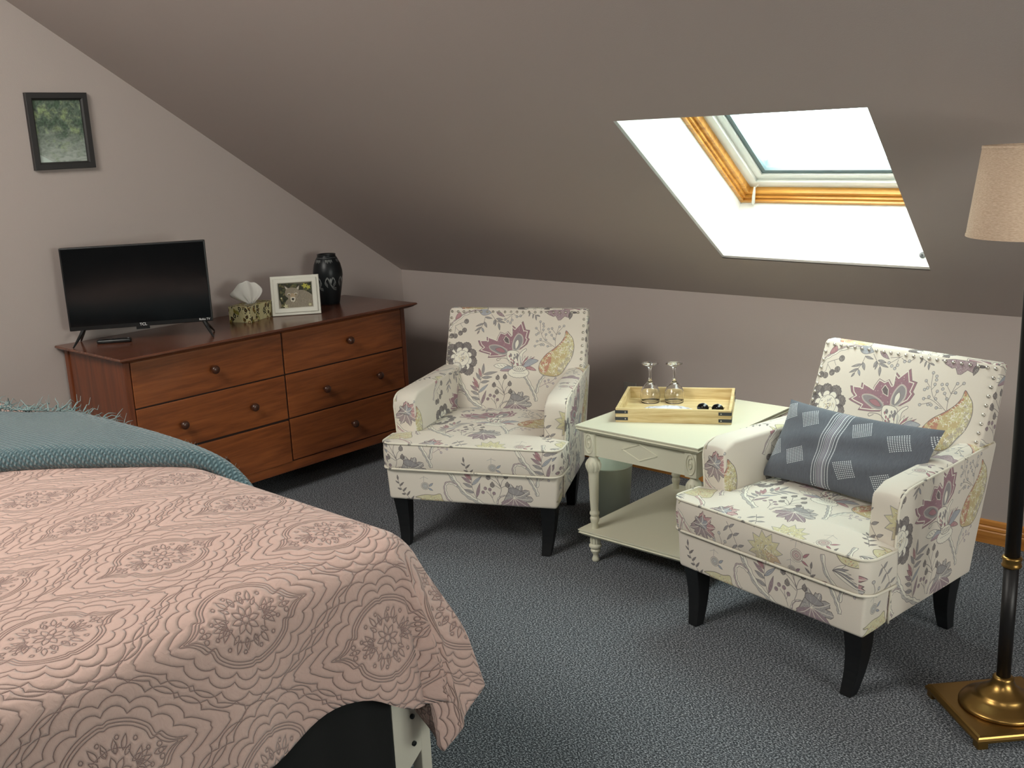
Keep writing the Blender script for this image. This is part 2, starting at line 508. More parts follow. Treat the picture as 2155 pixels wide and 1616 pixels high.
# the skylights: shaft, pine frame, white sash, gasket, pane
def skylight(name, hole, far):
    n = Vector((0, SL if far else -SL, 1)).normalized()
    root = bpy.data.objects.new(name, None); COL.objects.link(root); tag(root, kind='structure')
    H = [Vector((x, y, (ZK + SL * (YF - y)) if far else (ZK + SL * (y - YB)))) for x, y in hole]
    c = sum(H, Vector()) / 4
    def ring(inset0, inset1, d0, d1):
        """a frame between two insets and two depths"""
        def P(i, ins, d):
            a = H[i]; e1 = (H[(i + 1) % 4] - a).normalized(); e0 = (H[i - 1] - a).normalized()
            return a + (e1 + e0) * ins + n * d
        vs = [P(i, ins, d) for d in (d0, d1) for ins in (inset0, inset1) for i in range(4)]
        fs = []
        for i in range(4):
            j = (i + 1) % 4
            fs += [(i, j, j + 4, i + 4), (8 + i, 12 + i, 12 + j, 8 + j), (i, 8 + i, 8 + j, j), (4 + i, 4 + j, 12 + j, 12 + i)]
        return vs, fs
    m = MB(); m.add(*ring(-.02, 0.0, TH * .2, .292)); m.build('window_shaft', M_SHAFT, root)
    m = MB(); m.add(*ring(-.004, .016, .246, .292)); m.add(*ring(.012, .026, .256, .292)); m.add(*ring(.022, .044, .268, .305))
    m.build('window_frame', M_PINE, root)
    m = MB(); m.add(*ring(.042, .082, .292, .315)); m.add(*ring(.078, .112, .306, .33)); m.build('window_sash', M_WHITE, root)
    m = MB(); m.add(*ring(.108, .132, .314, .334)); m.build('window_gasket', M_GASKET, root)
    m = MB(); m.add(*ring(-.03, .125, .334, .365)); m.build('outer_frame', M_GASKET, root)
    vs, fs = ring(.12, .12, .326, .330)
    p = [vs[i] for i in range(4)]
    mesh_obj('window_pane', p, [(0, 1, 2, 3)], M_PANE, root)
    return root, H, n, ring
w1, H1, N1, ring1 = skylight('window_1', HOLE, True)
w2, _, _, _ = skylight('added_window_2', HOLE2, False)  # added rear skylight, a source of fill
w3, _, _, _ = skylight('added_window_4', HOLE3, False)  # added as well, further right on the rear slope
# small white latch on the lower left corner of the pine frame
a = H1[0]; ex = (H1[1] - H1[0]).normalized(); ey = (H1[3] - H1[0]).normalized()
def wp(x, y, d): return a + ex * x + ey * y + N1 * d
m = MB().tube([wp(.062, .012, .235), wp(.07, .045, .258), wp(.074, .065, .28)], [.007, .006, .004], 8)
m.tube([wp(.074, .06, .28), wp(.09, .07, .285)], .002, 6)
m.build('window_latch', M_WHITE, w1, True)
# round fixing on the lower face of the shaft
q = wp(.765, .0, .055)
m = MB().tube([q, q + ey * .006], .011, 14); m.tube([q + ey * .006, q + ey * .014], .004, 8)
m.build('window_stop', plain('grey_steel', srgb(120, 122, 124), .4, .5), w1, True)

# baseboards (moulded)
def baseboard(name, p0, p1, nx, ny):
    prof = [(0, 0), (.018, 0), (.018, .045), (.014, .05), (.017, .054), (.015, .062), (.010, .066), (.012, .072), (.009, .084), (0, .088)]
    vs = []; k = len(prof)
    for (px, py) in (p0, p1):
        for d, z in prof: vs.append((px + nx * d, py + ny * d, z))
    fs = [(i, (i + 1) % k, (i + 1) % k + k, i + k) for i in range(k)] + [tuple(range(k)), tuple(range(2 * k - 1, k - 1, -1))]
    tag(mesh_obj(name, vs, fs, M_OAKB), kind='structure')
baseboard('baseboard_back', (XL, YF), (XR, YF), 0, -1)
baseboard('baseboard_left', (XL, YB), (XL, YF), 1, 0)
baseboard('baseboard_right', (XR, YB), (XR, YF), -1, 0)

# wall outlet behind the tray
t = thing('wall_outlet', 'grey wall outlet plate low on the far knee wall behind the tray', 'outlet', (-2.80, YF, .35))
m = MB().box(-.036, .036, -.006, 0, -.058, .058, bev=.003); m.build('cover_plate', plain('grey_plate', srgb(176, 172, 166), .5), t)
m = MB()
for zz in (-.024, .024): m.box(-.016, .016, -.009, -.005, zz - .014, zz + .014, bev=.003)
m.build('socket', plain('grey_socket', srgb(160, 156, 150), .5), t)
# ------------------------------------------------------------------ the floral fabric, 0.70 m x 0.63 m repeat (1000 x 900 units)
def paint_fabric():
    cream = srgb(222, 214, 201)
    C = Canvas(1000, 900, 1.25, cream)
    dk = srgb(112, 106, 106); gy = srgb(150, 147, 148); bl = srgb(160, 165, 174); mv = srgb(148, 124, 134)
    cr = srgb(174, 126, 132); rd = srgb(184, 116, 110); ye = srgb(208, 202, 160); tn = srgb(196, 178, 136); lt = srgb(232, 228, 214)
    bk = srgb(92, 84, 84)
    rnd = random.Random(7)
    def A(zx, zy):
        return ((zx - 90 + .05 * (zy - 35)) * .5063, (zy - 35 - .037 * (zx - 90)) * .4535)
    def T(pts): return [A(*p) for p in pts]
    def branch(pts, w0, w1, col=gy, knots=True):
        P = crv(pts, 6); n = len(P); L = []; R = []
        for i, p in enumerate(P):
            q = P[min(i + 1, n - 1)] - P[max(i - 1, 0)]; q = q / (np.hypot(*q) + 1e-9); nn = np.array((-q[1], q[0]))
            w = (w0 + (w1 - w0) * i / n) * (1 + .22 * math.sin(i * 1.3))
            L.append(p + nn * w); R.append(p - nn * w)
        C.poly(L + R[::-1], lt, dk, 2.2)
        C.poly(L + [p * .45 + q * .55 for p, q in zip(L, R)][::-1], col, None, al=.75, mottle=.5)
        for i in range(3, n - 3, 4):
            C.line([L[i] * .7 + R[i] * .3, L[i + 2] * .45 + R[i + 2] * .55], dk, 1.8)
    def leafsprig(stem, leaves, col=dk):
        C.line(crv(stem, 6), col, 2.4)
        for (p0, p1, w, c) in leaves:
            C.poly(lens(p0, p1, w), c, dk, 1.8, mottle=.35)
            C.line([p0, p1], dk, 1.3)
    def berry(p, r, c=dk, fill=mv):
        C.poly(circ(p, r), fill, c, 2.0, mottle=.4); C.line([(p[0] - r * .3, p[1] - r), (p[0] + r * .4, p[1] + r * .5)], c, 1.4)
    def twig(stems, tips, r=6, col=dk):
        for s in stems: C.line(crv(s, 4), col, 2.2)
        for p in tips: C.poly(circ(p, r), bl, col, 2.0, al=.5)
    def maple(c, R, ang, colA, colB, seed=0, lobes=7):
        rr = random.Random(seed); pts = []
        n = lobes * 6
        for i in range(n + 1):
            t = -2.4 + 4.8 * i / n
            k = i % 6
            f = [.62, .82, .86, 1.0, .84, .8][k] * (1 + .08 * rr.uniform(-1, 1)) * (1 - .18 * abs(t) / 2.4)
            pts.append((c[0] + R * f * math.cos(ang + t), c[1] + R * .8 * f * math.sin(ang + t)))
        C.poly(pts, colA, bk, 2.6, mottle=.55)
        h = len(pts) // 2
        C.poly(pts[h:] + [c], colB, None, al=.85, mottle=.5)
        for i in range(3, n, 6):
            p = pts[i]; C.line(crv([c, ((c[0] + p[0]) / 2 + 6, (c[1] + p[1]) / 2 + 4), p], 4), lt, 2.6)
    # trunks and branches first
    branch(T([(215, 960), (290, 1130), (350, 1230), (420, 1330), (520, 1400), (640, 1480)]), 13, 12, gy)
    C.poly(crv(T([(215, 990), (260, 1050), (285, 1120), (235, 1080)]), 4, True), lt, dk, 2.2)
    branch(T([(330, 1225), (260, 1190), (200, 1210), (185, 1290), (200, 1370), (240, 1430)]), 7, 9, mv)
    branch(T([(1080, 985), (1130, 1080), (1180, 1180), (1215, 1270), (1225, 1330)]), 10, 9, gy)
    branch(T([(1320, 990), (1270, 1060), (1245, 1130), (1225, 1220)]), 7, 9, gy)
    branch(T([(560, 95), (430, 90), (300, 125), (200, 200), (130, 260), (60, 380)]), 8, 8, mv)
    C.poly(crv(T([(170, 190), (190, 130), (230, 100), (250, 150), (200, 190)]), 4, True), cr, dk, 2, mottle=.4)
    # top vines
    C.poly(lens(A(480, 90), A(640, 120), 22), bl, dk, 2, mottle=.4)
    leafsprig(T([(560, 170), (545, 250), (510, 320), (465, 395)]),
              [(A(550, 240), A(585, 320), 8, gy), (A(545, 260), A(440, 300), 6, gy), (A(520, 310), A(430, 365), 6, gy), (A(520, 320), A(550, 385), 6, bl), (A(490, 360), A(462, 408), 5, gy), (A(560, 175), A(650, 195), 6, gy)])
    leafsprig(T([(640, 140), (690, 210), (740, 270), (750, 350)]),
              [(A(690, 210), A(670, 280), 7, gy), (A(700, 200), A(790, 215), 7, gy), (A(720, 230), A(820, 260), 6, gy), (A(735, 260), A(750, 360), 7, gy), (A(700, 225), A(690, 300), 5, gy)])
    C.poly(lens(A(700, 105), A(810, 175), 10), mv, dk, 2, mottle=.4)
    twig([T([(930, 130), (880, 170), (820, 220)]), T([(900, 170), (890, 260)]), T([(930, 150), (1000, 180), (1060, 130)]), T([(820, 160), (920, 140)])],
         T([(815, 212), (850, 240), (905, 225), (885, 262), (965, 180), (1010, 170)]), 7)
    leafsprig(T([(1115, 120), (1170, 150), (1250, 185)]), [(A(1130, 130), A(1115, 180), 4, gy), (A(1170, 150), A(1165, 210), 4, gy), (A(1200, 165), A(1210, 235), 5, gy), (A(1210, 165), A(1255, 180), 4, gy)])
    C.poly(T([(1310, 120), (1360, 160), (1420, 190), (1450, 180), (1480, 240), (1510, 240), (1560, 190), (1610, 210), (1630, 160), (1620, 110), (1540, 105), (1430, 100)]), mv, dk, 2.2, mottle=.5)
    C.poly(lens(A(1640, 130), A(1620, 235), 12), dk, bk, 2, mottle=.4); C.poly(lens(A(1640, 140), A(1725, 145), 7), dk)
    # berries on the top left
    leafsprig(T([(170, 290), (230, 260), (290, 235)]), [])
    C.line(T([(175, 295), (170, 380), (130, 420)]), dk, 2.2); C.line(T([(175, 310), (230, 370)]), dk, 2); C.line(T([(240, 260), (270, 310)]), dk, 2)
    for p in ((318, 228), (295, 350), (243, 390), (128, 428), (176, 430)): berry(A(*p), 15, bk, dk)
    # cabbage flower
    cc = A(270, 740)
    for (zx, zy, r) in ((140, 620, 34), (230, 590, 34), (330, 590, 32), (400, 680, 30), (400, 790, 34), (360, 900, 34), (280, 880, 30), (120, 720, 32), (150, 800, 26)):
        p = A(zx, zy)
        pts = [(p[0] + (r + (2 if i % 2 else -1)) * math.cos(2 * PI * i / 26), p[1] + (r + (2 if i % 2 else -1)) * math.sin(2 * PI * i / 26)) for i in range(26)]
        C.poly(pts, dk, bk, 2.4, mottle=.3)
        q = (p[0] + (cc[0] - p[0]) * .3, p[1] + (cc[1] - p[1]) * .3)
        C.poly(circ(q, r * .62), lt, gy, 2)
    C.poly(circ(cc, 50), lt, dk, 2.2)
    for i in range(26):
        t = rnd.uniform(0, 2 * PI); r = rnd.uniform(5, 44); p = (cc[0] + r * math.cos(t), cc[1] + r * math.sin(t))
        C.line(crv([p, (p[0] + rnd.uniform(-12, 12), p[1] + rnd.uniform(-12, 12)), (p[0] + rnd.uniform(-16, 16), p[1] + rnd.uniform(-16, 16))], 4), rnd.choice((gy, dk, tn)), 2)
    pf = A(205, 870); C.poly(circ(pf, 34), lt, dk, 3)
    C.poly(circ(pf, 30), gy, dk, 2, al=.5)
    for i in range(10):
        t = PI * .9 + i * .24 * 1.15; C.line([pf, (pf[0] + 30 * math.cos(t), pf[1] + 30 * math.sin(t))], lt, 5)
    # the big flower
    out = T([(490, 640), (540, 600), (500, 560), (478, 500), (560, 500), (592, 510), (590, 452), (660, 480), (715, 505), (725, 460), (760, 385), (820, 410), (858, 380), (880, 410), (905, 440), (920, 430), (915, 300), (960, 340), (1045, 245), (1080, 360), (1132, 370), (1110, 470), (1130, 490), (1100, 560), (1020, 625), (940, 650), (860, 680), (830, 715), (740, 730), (610, 735), (630, 690), (520, 655)])
    C.poly(out, mv, dk, 3.0); C.poly(out, cr, None, al=.55, mottle=.9)
    cxy = np.mean(np.array(out), axis=0)
    C.line([tuple(cxy + (np.array(p) - cxy) * .91) for p in out], lt, 4.5, .95, True)
    for i in range(260):
        p = A(rnd.uniform(500, 1120), rnd.uniform(300, 720))
        C.poly(circ(p, 2.0, 6), dk if rnd.random() < .6 else lt, al=.6) if _inside(p, [tuple(cxy + (np.array(q) - cxy) * .86) for q in out]) else None
    C.poly(crv(T([(625, 575), (700, 560), (790, 590), (850, 640), (845, 690), (770, 695), (690, 655), (640, 620)]), 3, True), gy, lt, 5, mottle=.3)
    C.poly(crv(T([(625, 575), (700, 560), (790, 590), (850, 640), (845, 690), (770, 695), (690, 655), (640, 620)]), 3, True), None, dk, 1.8)
    C.poly(crv(T([(700, 620), (770, 600), (830, 660), (770, 665)]), 4, True), cr, dk, 2.2, mottle=.3)
    C.poly(crv(T([(990, 415), (1040, 450), (1045, 540), (990, 630), (930, 630), (920, 560), (945, 470)]), 4, True), gy, lt, 6, mottle=.2)
    C.poly(crv(T([(990, 415), (1040, 450), (1045, 540), (990, 630), (930, 630), (920, 560), (945, 470)]), 4, True), None, dk, 1.8)
    C.poly(lens(A(985, 490), A(960, 630), 12), lt, dk, 2.4)
    C.poly(T([(830, 440), (870, 480), (880, 550), (830, 530), (805, 490)]), dk, lt, 3, mottle=.3)
    # its neck, curls and leaves
    body = T([(860, 650), (940, 640), (1000, 670), (1000, 760), (980, 850), (930, 850), (880, 800), (850, 720)])
    C.poly(crv(body, 4, True), lt, dk, 2.4)
    for i in range(26):
        p = A(rnd.uniform(870, 985), rnd.uniform(670, 840)); C.poly(lens(p, (p[0] + 6, p[1] + 16), 4), rnd.choice((cr, gy, gy)), dk, 1.2)
    C.line(crv(T([(775, 755), (735, 780), (722, 760), (745, 745), (830, 745), (890, 790), (930, 850)]), 6), dk, 3)
    C.poly(crv(T([(1000, 840), (990, 740), (1030, 660), (1085, 620), (1095, 640), (1050, 690), (1045, 780), (1020, 850)]), 4, True), lt, dk, 2.6)
    for k in range(4): C.line(T([(1005 + k * 9, 700 + k * 10), (1020 + k * 3, 820)]), gy, 1.6)
    C.poly(lens(A(685, 845), A(900, 855), 16), lt, dk, 2.2)
    for k in range(4): C.line(T([(730 + 40 * k, 835), (760 + 40 * k, 860)]), gy, 2.5)
    C.poly(crv(T([(940, 880), (870, 850), (820, 870), (770, 915), (860, 925), (920, 910)]), 4, True), bl, dk, 2.4, mottle=.3)
    C.poly(crv(T([(930, 900), (850, 890), (770, 915), (860, 925)]), 4, True), cr, None, al=.7, mottle=.5)
    for k in range(4): C.poly(lens(A(1040, 850), A(1080 + 40 * k, 715 + 5 * k), 7), cr if k % 2 else lt, dk, 1.8)
    C.poly(crv(T([(1060, 850), (1130, 760), (1245, 780), (1180, 830), (1100, 870)]), 4, True), bl, dk, 2.4, mottle=.3)
    C.poly(crv(T([(1080, 880), (1150, 860), (1220, 915), (1150, 910)]), 4, True), cr, dk, 2.4, mottle=.4)
    col = []
    for i in range(40):
        t = 2 * PI * i / 40; r = 1 + .07 * (i % 2)
        p = A(1000, 945); col.append((p[0] + 64 * r * math.cos(t), p[1] + 30 * r * math.sin(t)))
    C.poly(col, lt, dk, 2.6)
    p = A(1010, 890); C.poly(circ(p, 42, 20, 18), lt, dk, 2.6)
    for k in range(5): C.poly(circ((p[0] - 26 + 13 * k, p[1] + 2), 5, 10, 9), lt, dk, 2.2)
    for i in range(12): C.line([(p[0] - 40 + 7 * i, p[1] + 26 + 4 * (i % 2)), (p[0] - 36 + 7 * i, p[1] + 30 - 4 * (i % 2))], gy, 2)
    # pine cone leaf
    cone = crv(T([(1580, 385), (1620, 430), (1665, 500), (1680, 620), (1650, 760), (1590, 860), (1540, 950), (1460, 1000), (1360, 990), (1280, 960), (1250, 890), (1270, 800), (1340, 700), (1440, 620), (1520, 540), (1565, 460)]), 3, True)
    C.poly(cone, tn, gy, 3)
    C.poly(crv(T([(1580, 385), (1600, 430), (1540, 560), (1420, 660), (1400, 800), (1330, 960), (1255, 900), (1270, 800), (1340, 700), (1440, 620), (1520, 540), (1565, 460)]), 3, True), rd, None, al=.8, mottle=.5)
    C.poly(crv(T([(1600, 480), (1680, 620), (1640, 790), (1540, 950), (1480, 900), (1600, 700)]), 3, True), bl, None, al=.5, mottle=.6)
    k = 0
    while k < 120:
        p = A(rnd.uniform(1250, 1680), rnd.uniform(420, 990))
        if not _inside(p, cone): continue
        k += 1; a0 = rnd.uniform(0, 6)
        for j in range(4):
            t = a0 + j * 1.57; q = (p[0] + 10 * math.cos(t), p[1] + 10 * math.sin(t))
            if _inside(q, cone): C.line([p, q], ye if rnd.random() < .75 else lt, 4.2)
    C.poly(cone, None, dk, 2.4)
    # berry sprigs right of the flower
    tips = T([(1262, 255), (1300, 285), (1212, 342), (1305, 320), (1240, 410), (1215, 430), (1300, 365), (1270, 495), (1225, 520), (1200, 585), (1275, 570), (1305, 570), (1358, 590), (1335, 430), (1335, 505), (1500, 330), (1555, 320), (1408, 350), (1365, 358), (1405, 440), (1500, 420), (1435, 490), (1380, 400)])
    twig([T([(1450, 610), (1380, 550), (1310, 490), (1270, 390), (1262, 260)]), T([(1400, 580), (1300, 520), (1230, 515)]), T([(1262, 400), (1215, 345)]), T([(1280, 420), (1310, 370)]), T([(1320, 490), (1335, 430)]),
          T([(1300, 545), (1210, 580)]), T([(1410, 590), (1360, 590)]), T([(1455, 600), (1450, 520), (1465, 430), (1490, 340)]), T([(1465, 440), (1410, 360)]), T([(1460, 430), (1550, 325)]), T([(1450, 520), (1410, 450)]), T([(1470, 430), (1510, 420)])], tips, 6.5)
    # twig with curls
    twig([T([(1270, 1140), (1330, 1100), (1400, 1070), (1460, 1020)]), T([(1330, 1100), (1330, 1065)]), T([(1370, 1085), (1375, 1050)]), T([(1340, 1100), (1360, 1130)]), T([(1380, 1085), (1430, 1090)])],
         T([(1460, 1022), (1330, 1060), (1375, 1045), (1362, 1135), (1432, 1092)]), 6, mv)
    # leaf sprig
    st = T([(555, 820), (550, 960), (520, 1060), (500, 1180), (510, 1290), (550, 1410)])
    L = []
    for (q0, q1, c) in (((550, 960), (558, 815), gy), ((530, 1000), (495, 875), cr), ((520, 1040), (460, 940), gy), ((555, 965), (735, 930), gy), ((540, 1010), (670, 1000), gy), ((525, 1075), (635, 1055), gy),
                        ((500, 1140), (425, 1000), cr), ((500, 1150), (415, 1060), cr), ((495, 1190), (390, 1110), mv), ((500, 1215), (620, 1100), bl), ((500, 1240), (400, 1190), gy), ((515, 1310), (405, 1270), gy), ((540, 1370), (595, 1185), mv)):
        L.append((A(*q0), A(*q1), 9, c))
    leafsprig(st, L)
    # berry stems
    for s in ([(765, 1440), (800, 1350), (830, 1240), (790, 1130), (750, 1050)], [(825, 1235), (800, 1120), (825, 1030)], [(825, 1220), (850, 1150), (890, 1110)], [(820, 1220), (770, 1160), (700, 1110)], [(820, 1250), (770, 1215), (730, 1205)], [(830, 1240), (890, 1205)]):
        C.line(crv(T(s), 5), dk, 2.6)
    for p in ((740, 1010), (832, 1000), (893, 1095), (695, 1110), (733, 1205), (903, 1200)):
        q = A(*p); C.poly([(q[0], q[1] - 19), (q[0] + 12, q[1] - 4), (q[0] + 11, q[1] + 9), (q[0], q[1] + 15), (q[0] - 12, q[1] + 8), (q[0] - 12, q[1] - 5)], dk, bk, 2, mottle=.4)
    for s in ([(735, 1430), (710, 1350), (660, 1290)], [(712, 1360), (700, 1270)], [(718, 1370), (740, 1310)]): C.line(crv(T(s), 5), dk, 2.2)
    for p in ((650, 1250), (700, 1262), (743, 1310), (620, 1300)): berry(A(*p), 9)
    branch(T([(765, 1440), (790, 1370), (850, 1335), (900, 1335)]), 5, 2, mv)
    # cabbage leaf
    maple(A(960, 1360), 120, .35, gy, mv, 3, 8)
    C.poly(crv(T([(910, 1290), (920, 1240), (980, 1235), (1040, 1270), (1080, 1300), (1000, 1330)]), 3, True), gy, bk, 2.4, mottle=.5)
    # left edge sprig, rose and yellow leaf (under the repeat)
    st = [(800, 520), (815, 570), (850, 610), (880, 650)]
    leafsprig(st, [((800, 525), (798, 495), 5, dk), ((805, 545), (785, 530), 4, dk), ((808, 560), (835, 535), 5, dk), ((818, 580), (795, 572), 5, dk), ((826, 590), (850, 565), 5, dk), ((842, 605), (818, 605), 5, dk), ((850, 612), (870, 585), 5, dk), ((870, 635), (845, 632), 5, dk), ((872, 640), (892, 612), 5, dk)])
    def rose(c, r, col):
        for k in range(4): C.poly(circ(c, r * (1 - k * .22), 12, r * (.9 - k * .2)), col if k % 2 else lt, dk, 2.0, al=.5)
        C.poly(lens((c[0] + r, c[1]), (c[0] + r * 2, c[1] - r * .8), 6), col, dk, 1.8); C.poly(lens((c[0] + r * .8, c[1] + r * .5), (c[0] + r * 1.9, c[1] + r), 5), col, dk, 1.8)
        C.line([(c[0] - r * .3, c[1] - r), (c[0] - r * .2, c[1] - r * 2.4)], gy, 1.8); C.line([(c[0] - r * 1.2, c[1] - r * 1.7), (c[0] - r * .2, c[1] - r * 2.2), (c[0] + r * .8, c[1] - r * 1.8)], gy, 1.6)
    rose((962, 550), 24, bl)
    pts = [(905, 655), (935, 625), (900, 618), (960, 600), (1010, 600), (1050, 590), (1062, 620), (1085, 670), (1060, 690), (1000, 700), (960, 700), (930, 690)]
    C.poly(crv(pts, 3, True), ye, bk, 2.6, mottle=.4)
    for i in range(80):
        p = (rnd.uniform(935, 1065), rnd.uniform(610, 690)); C.line([p, (p[0] + rnd.uniform(-9, 9), p[1] + rnd.uniform(-9, 9))], rnd.choice((tn, gy, rd, lt)), 2.6)
    # lower band of the repeat
    branch([(20, 690), (90, 730), (140, 790), (190, 840), (260, 870)], 9, 7, cr)
    branch([(110, 745), (90, 800), (110, 870)], 6, 5, cr)
    maple((215, 745), 95, .6, cr, gy, 9, 7)
    maple((215, 740), 50, -1.4, gy, bl, 5, 5)
    leafsprig([(360, 690), (400, 740), (430, 800), (480, 860)], [((370, 705), (345, 735), 6, gy), ((375, 710), (402, 690), 6, gy), ((395, 735), (365, 770), 6, gy), ((400, 740), (432, 722), 6, gy), ((420, 780), (388, 805), 6, gy), ((425, 785), (458, 770), 6, gy), ((445, 822), (415, 846), 6, gy), ((450, 826), (480, 812), 6, gy)])
    star = []
    for i in range(22):
        t = 2 * PI * i / 22 + .2; r = 92 if i % 2 else 62; star.append((570 + r * math.cos(t), 755 + r * .9 * math.sin(t)))
    C.poly(star, ye, gy, 2.6, mottle=.3)
    C.poly([(570, 755)] + star[0:5], rd, None, al=.5, mottle=.6); C.poly([(570, 755)] + star[5:10], mv, None, al=.4, mottle=.6)
    for i in range(150):
        t = rnd.uniform(0, 6.28); r = rnd.uniform(4, 60); p = (570 + r * math.cos(t), 755 + r * .85 * math.sin(t))
        C.line([p, (p[0] + rnd.uniform(-10, 10), p[1] + rnd.uniform(-10, 10))], rnd.choice((lt, ye, tn, gy)), 3)
    rose((730, 730), 30, cr); rose((705, 800), 20, mv)
    leafsprig([(760, 880), (790, 820), (800, 760)], [((795, 790), (770, 770), 5, dk), ((793, 805), (820, 785), 5, dk), ((800, 765), (803, 735), 5, dk), ((785, 830), (760, 815), 5, dk)])
    branch([(850, 690), (870, 760), (910, 810), (940, 880)], 9, 8, gy)
    for k in range(7): C.poly(lens((900, 740), (960 + 12 * k, 700 + 16 * k), 7), gy if k % 2 else lt, dk, 2)
    C.poly(lens((870, 800), (820, 850), 14), cr, dk, 2, mottle=.4)
    twig([[(300, 870), (330, 800), (320, 760)], [(325, 820), (350, 790)], [(320, 840), (290, 800)]], [(320, 752), (352, 785), (288, 795)], 7)
    # woven flecks
    nz = C.noise(C.a.shape[:2], 1)
    C.a *= (1 - .05 * nz)[..., None]
    return C.image('floral_fabric')

def _inside(p, poly):
    x, y = p[0], p[1]; c = False; n = len(poly)
    for i in range(n):
        a = poly[i]; b = poly[(i + 1) % n]
        if (a[1] > y) != (b[1] > y) and x < a[0] + (y - a[1]) * (b[0] - a[0]) / (b[1] - a[1]): c = not c
    return c
def enc(im_arr):  # linear to sRGB, for 8-bit images
    a = np.clip(im_arr, 0, 1)
    return np.where(a <= .0031308, a * 12.92, 1.055 * a ** (1 / 2.4) - .055)
_ci = Canvas.image
def _image(s, name, noncolor=False):
    if not noncolor: s.a = enc(s.a).astype(np.float32)
    return _ci(s, name, noncolor)
Canvas.image = _image
M_FAB = img_mat('floral_upholstery', paint_fabric(), .92, (900, .0005), .15, .2, (1, 1, 1), 'UV')

# ------------------------------------------------------------------ armchairs
U = .0007
def uvU(X, Y): return (X / 1000.0, 1 - Y / 900.0)
def sstep(a, b, x):
    t = max(0, min(1, (x - a) / (b - a))); return t * t * (3 - 2 * t)
def hwf(y, z):
    f = .340 + (z - .19) * .0603; r = .300 + (z - .19) * .037
    return f + (r - f) * max(0, min(1, y / .62))
def yrear(z): return .592 + .223 * (z - .193)
def yfront(z): return .694 - .41 * (.834 - max(z, .38))

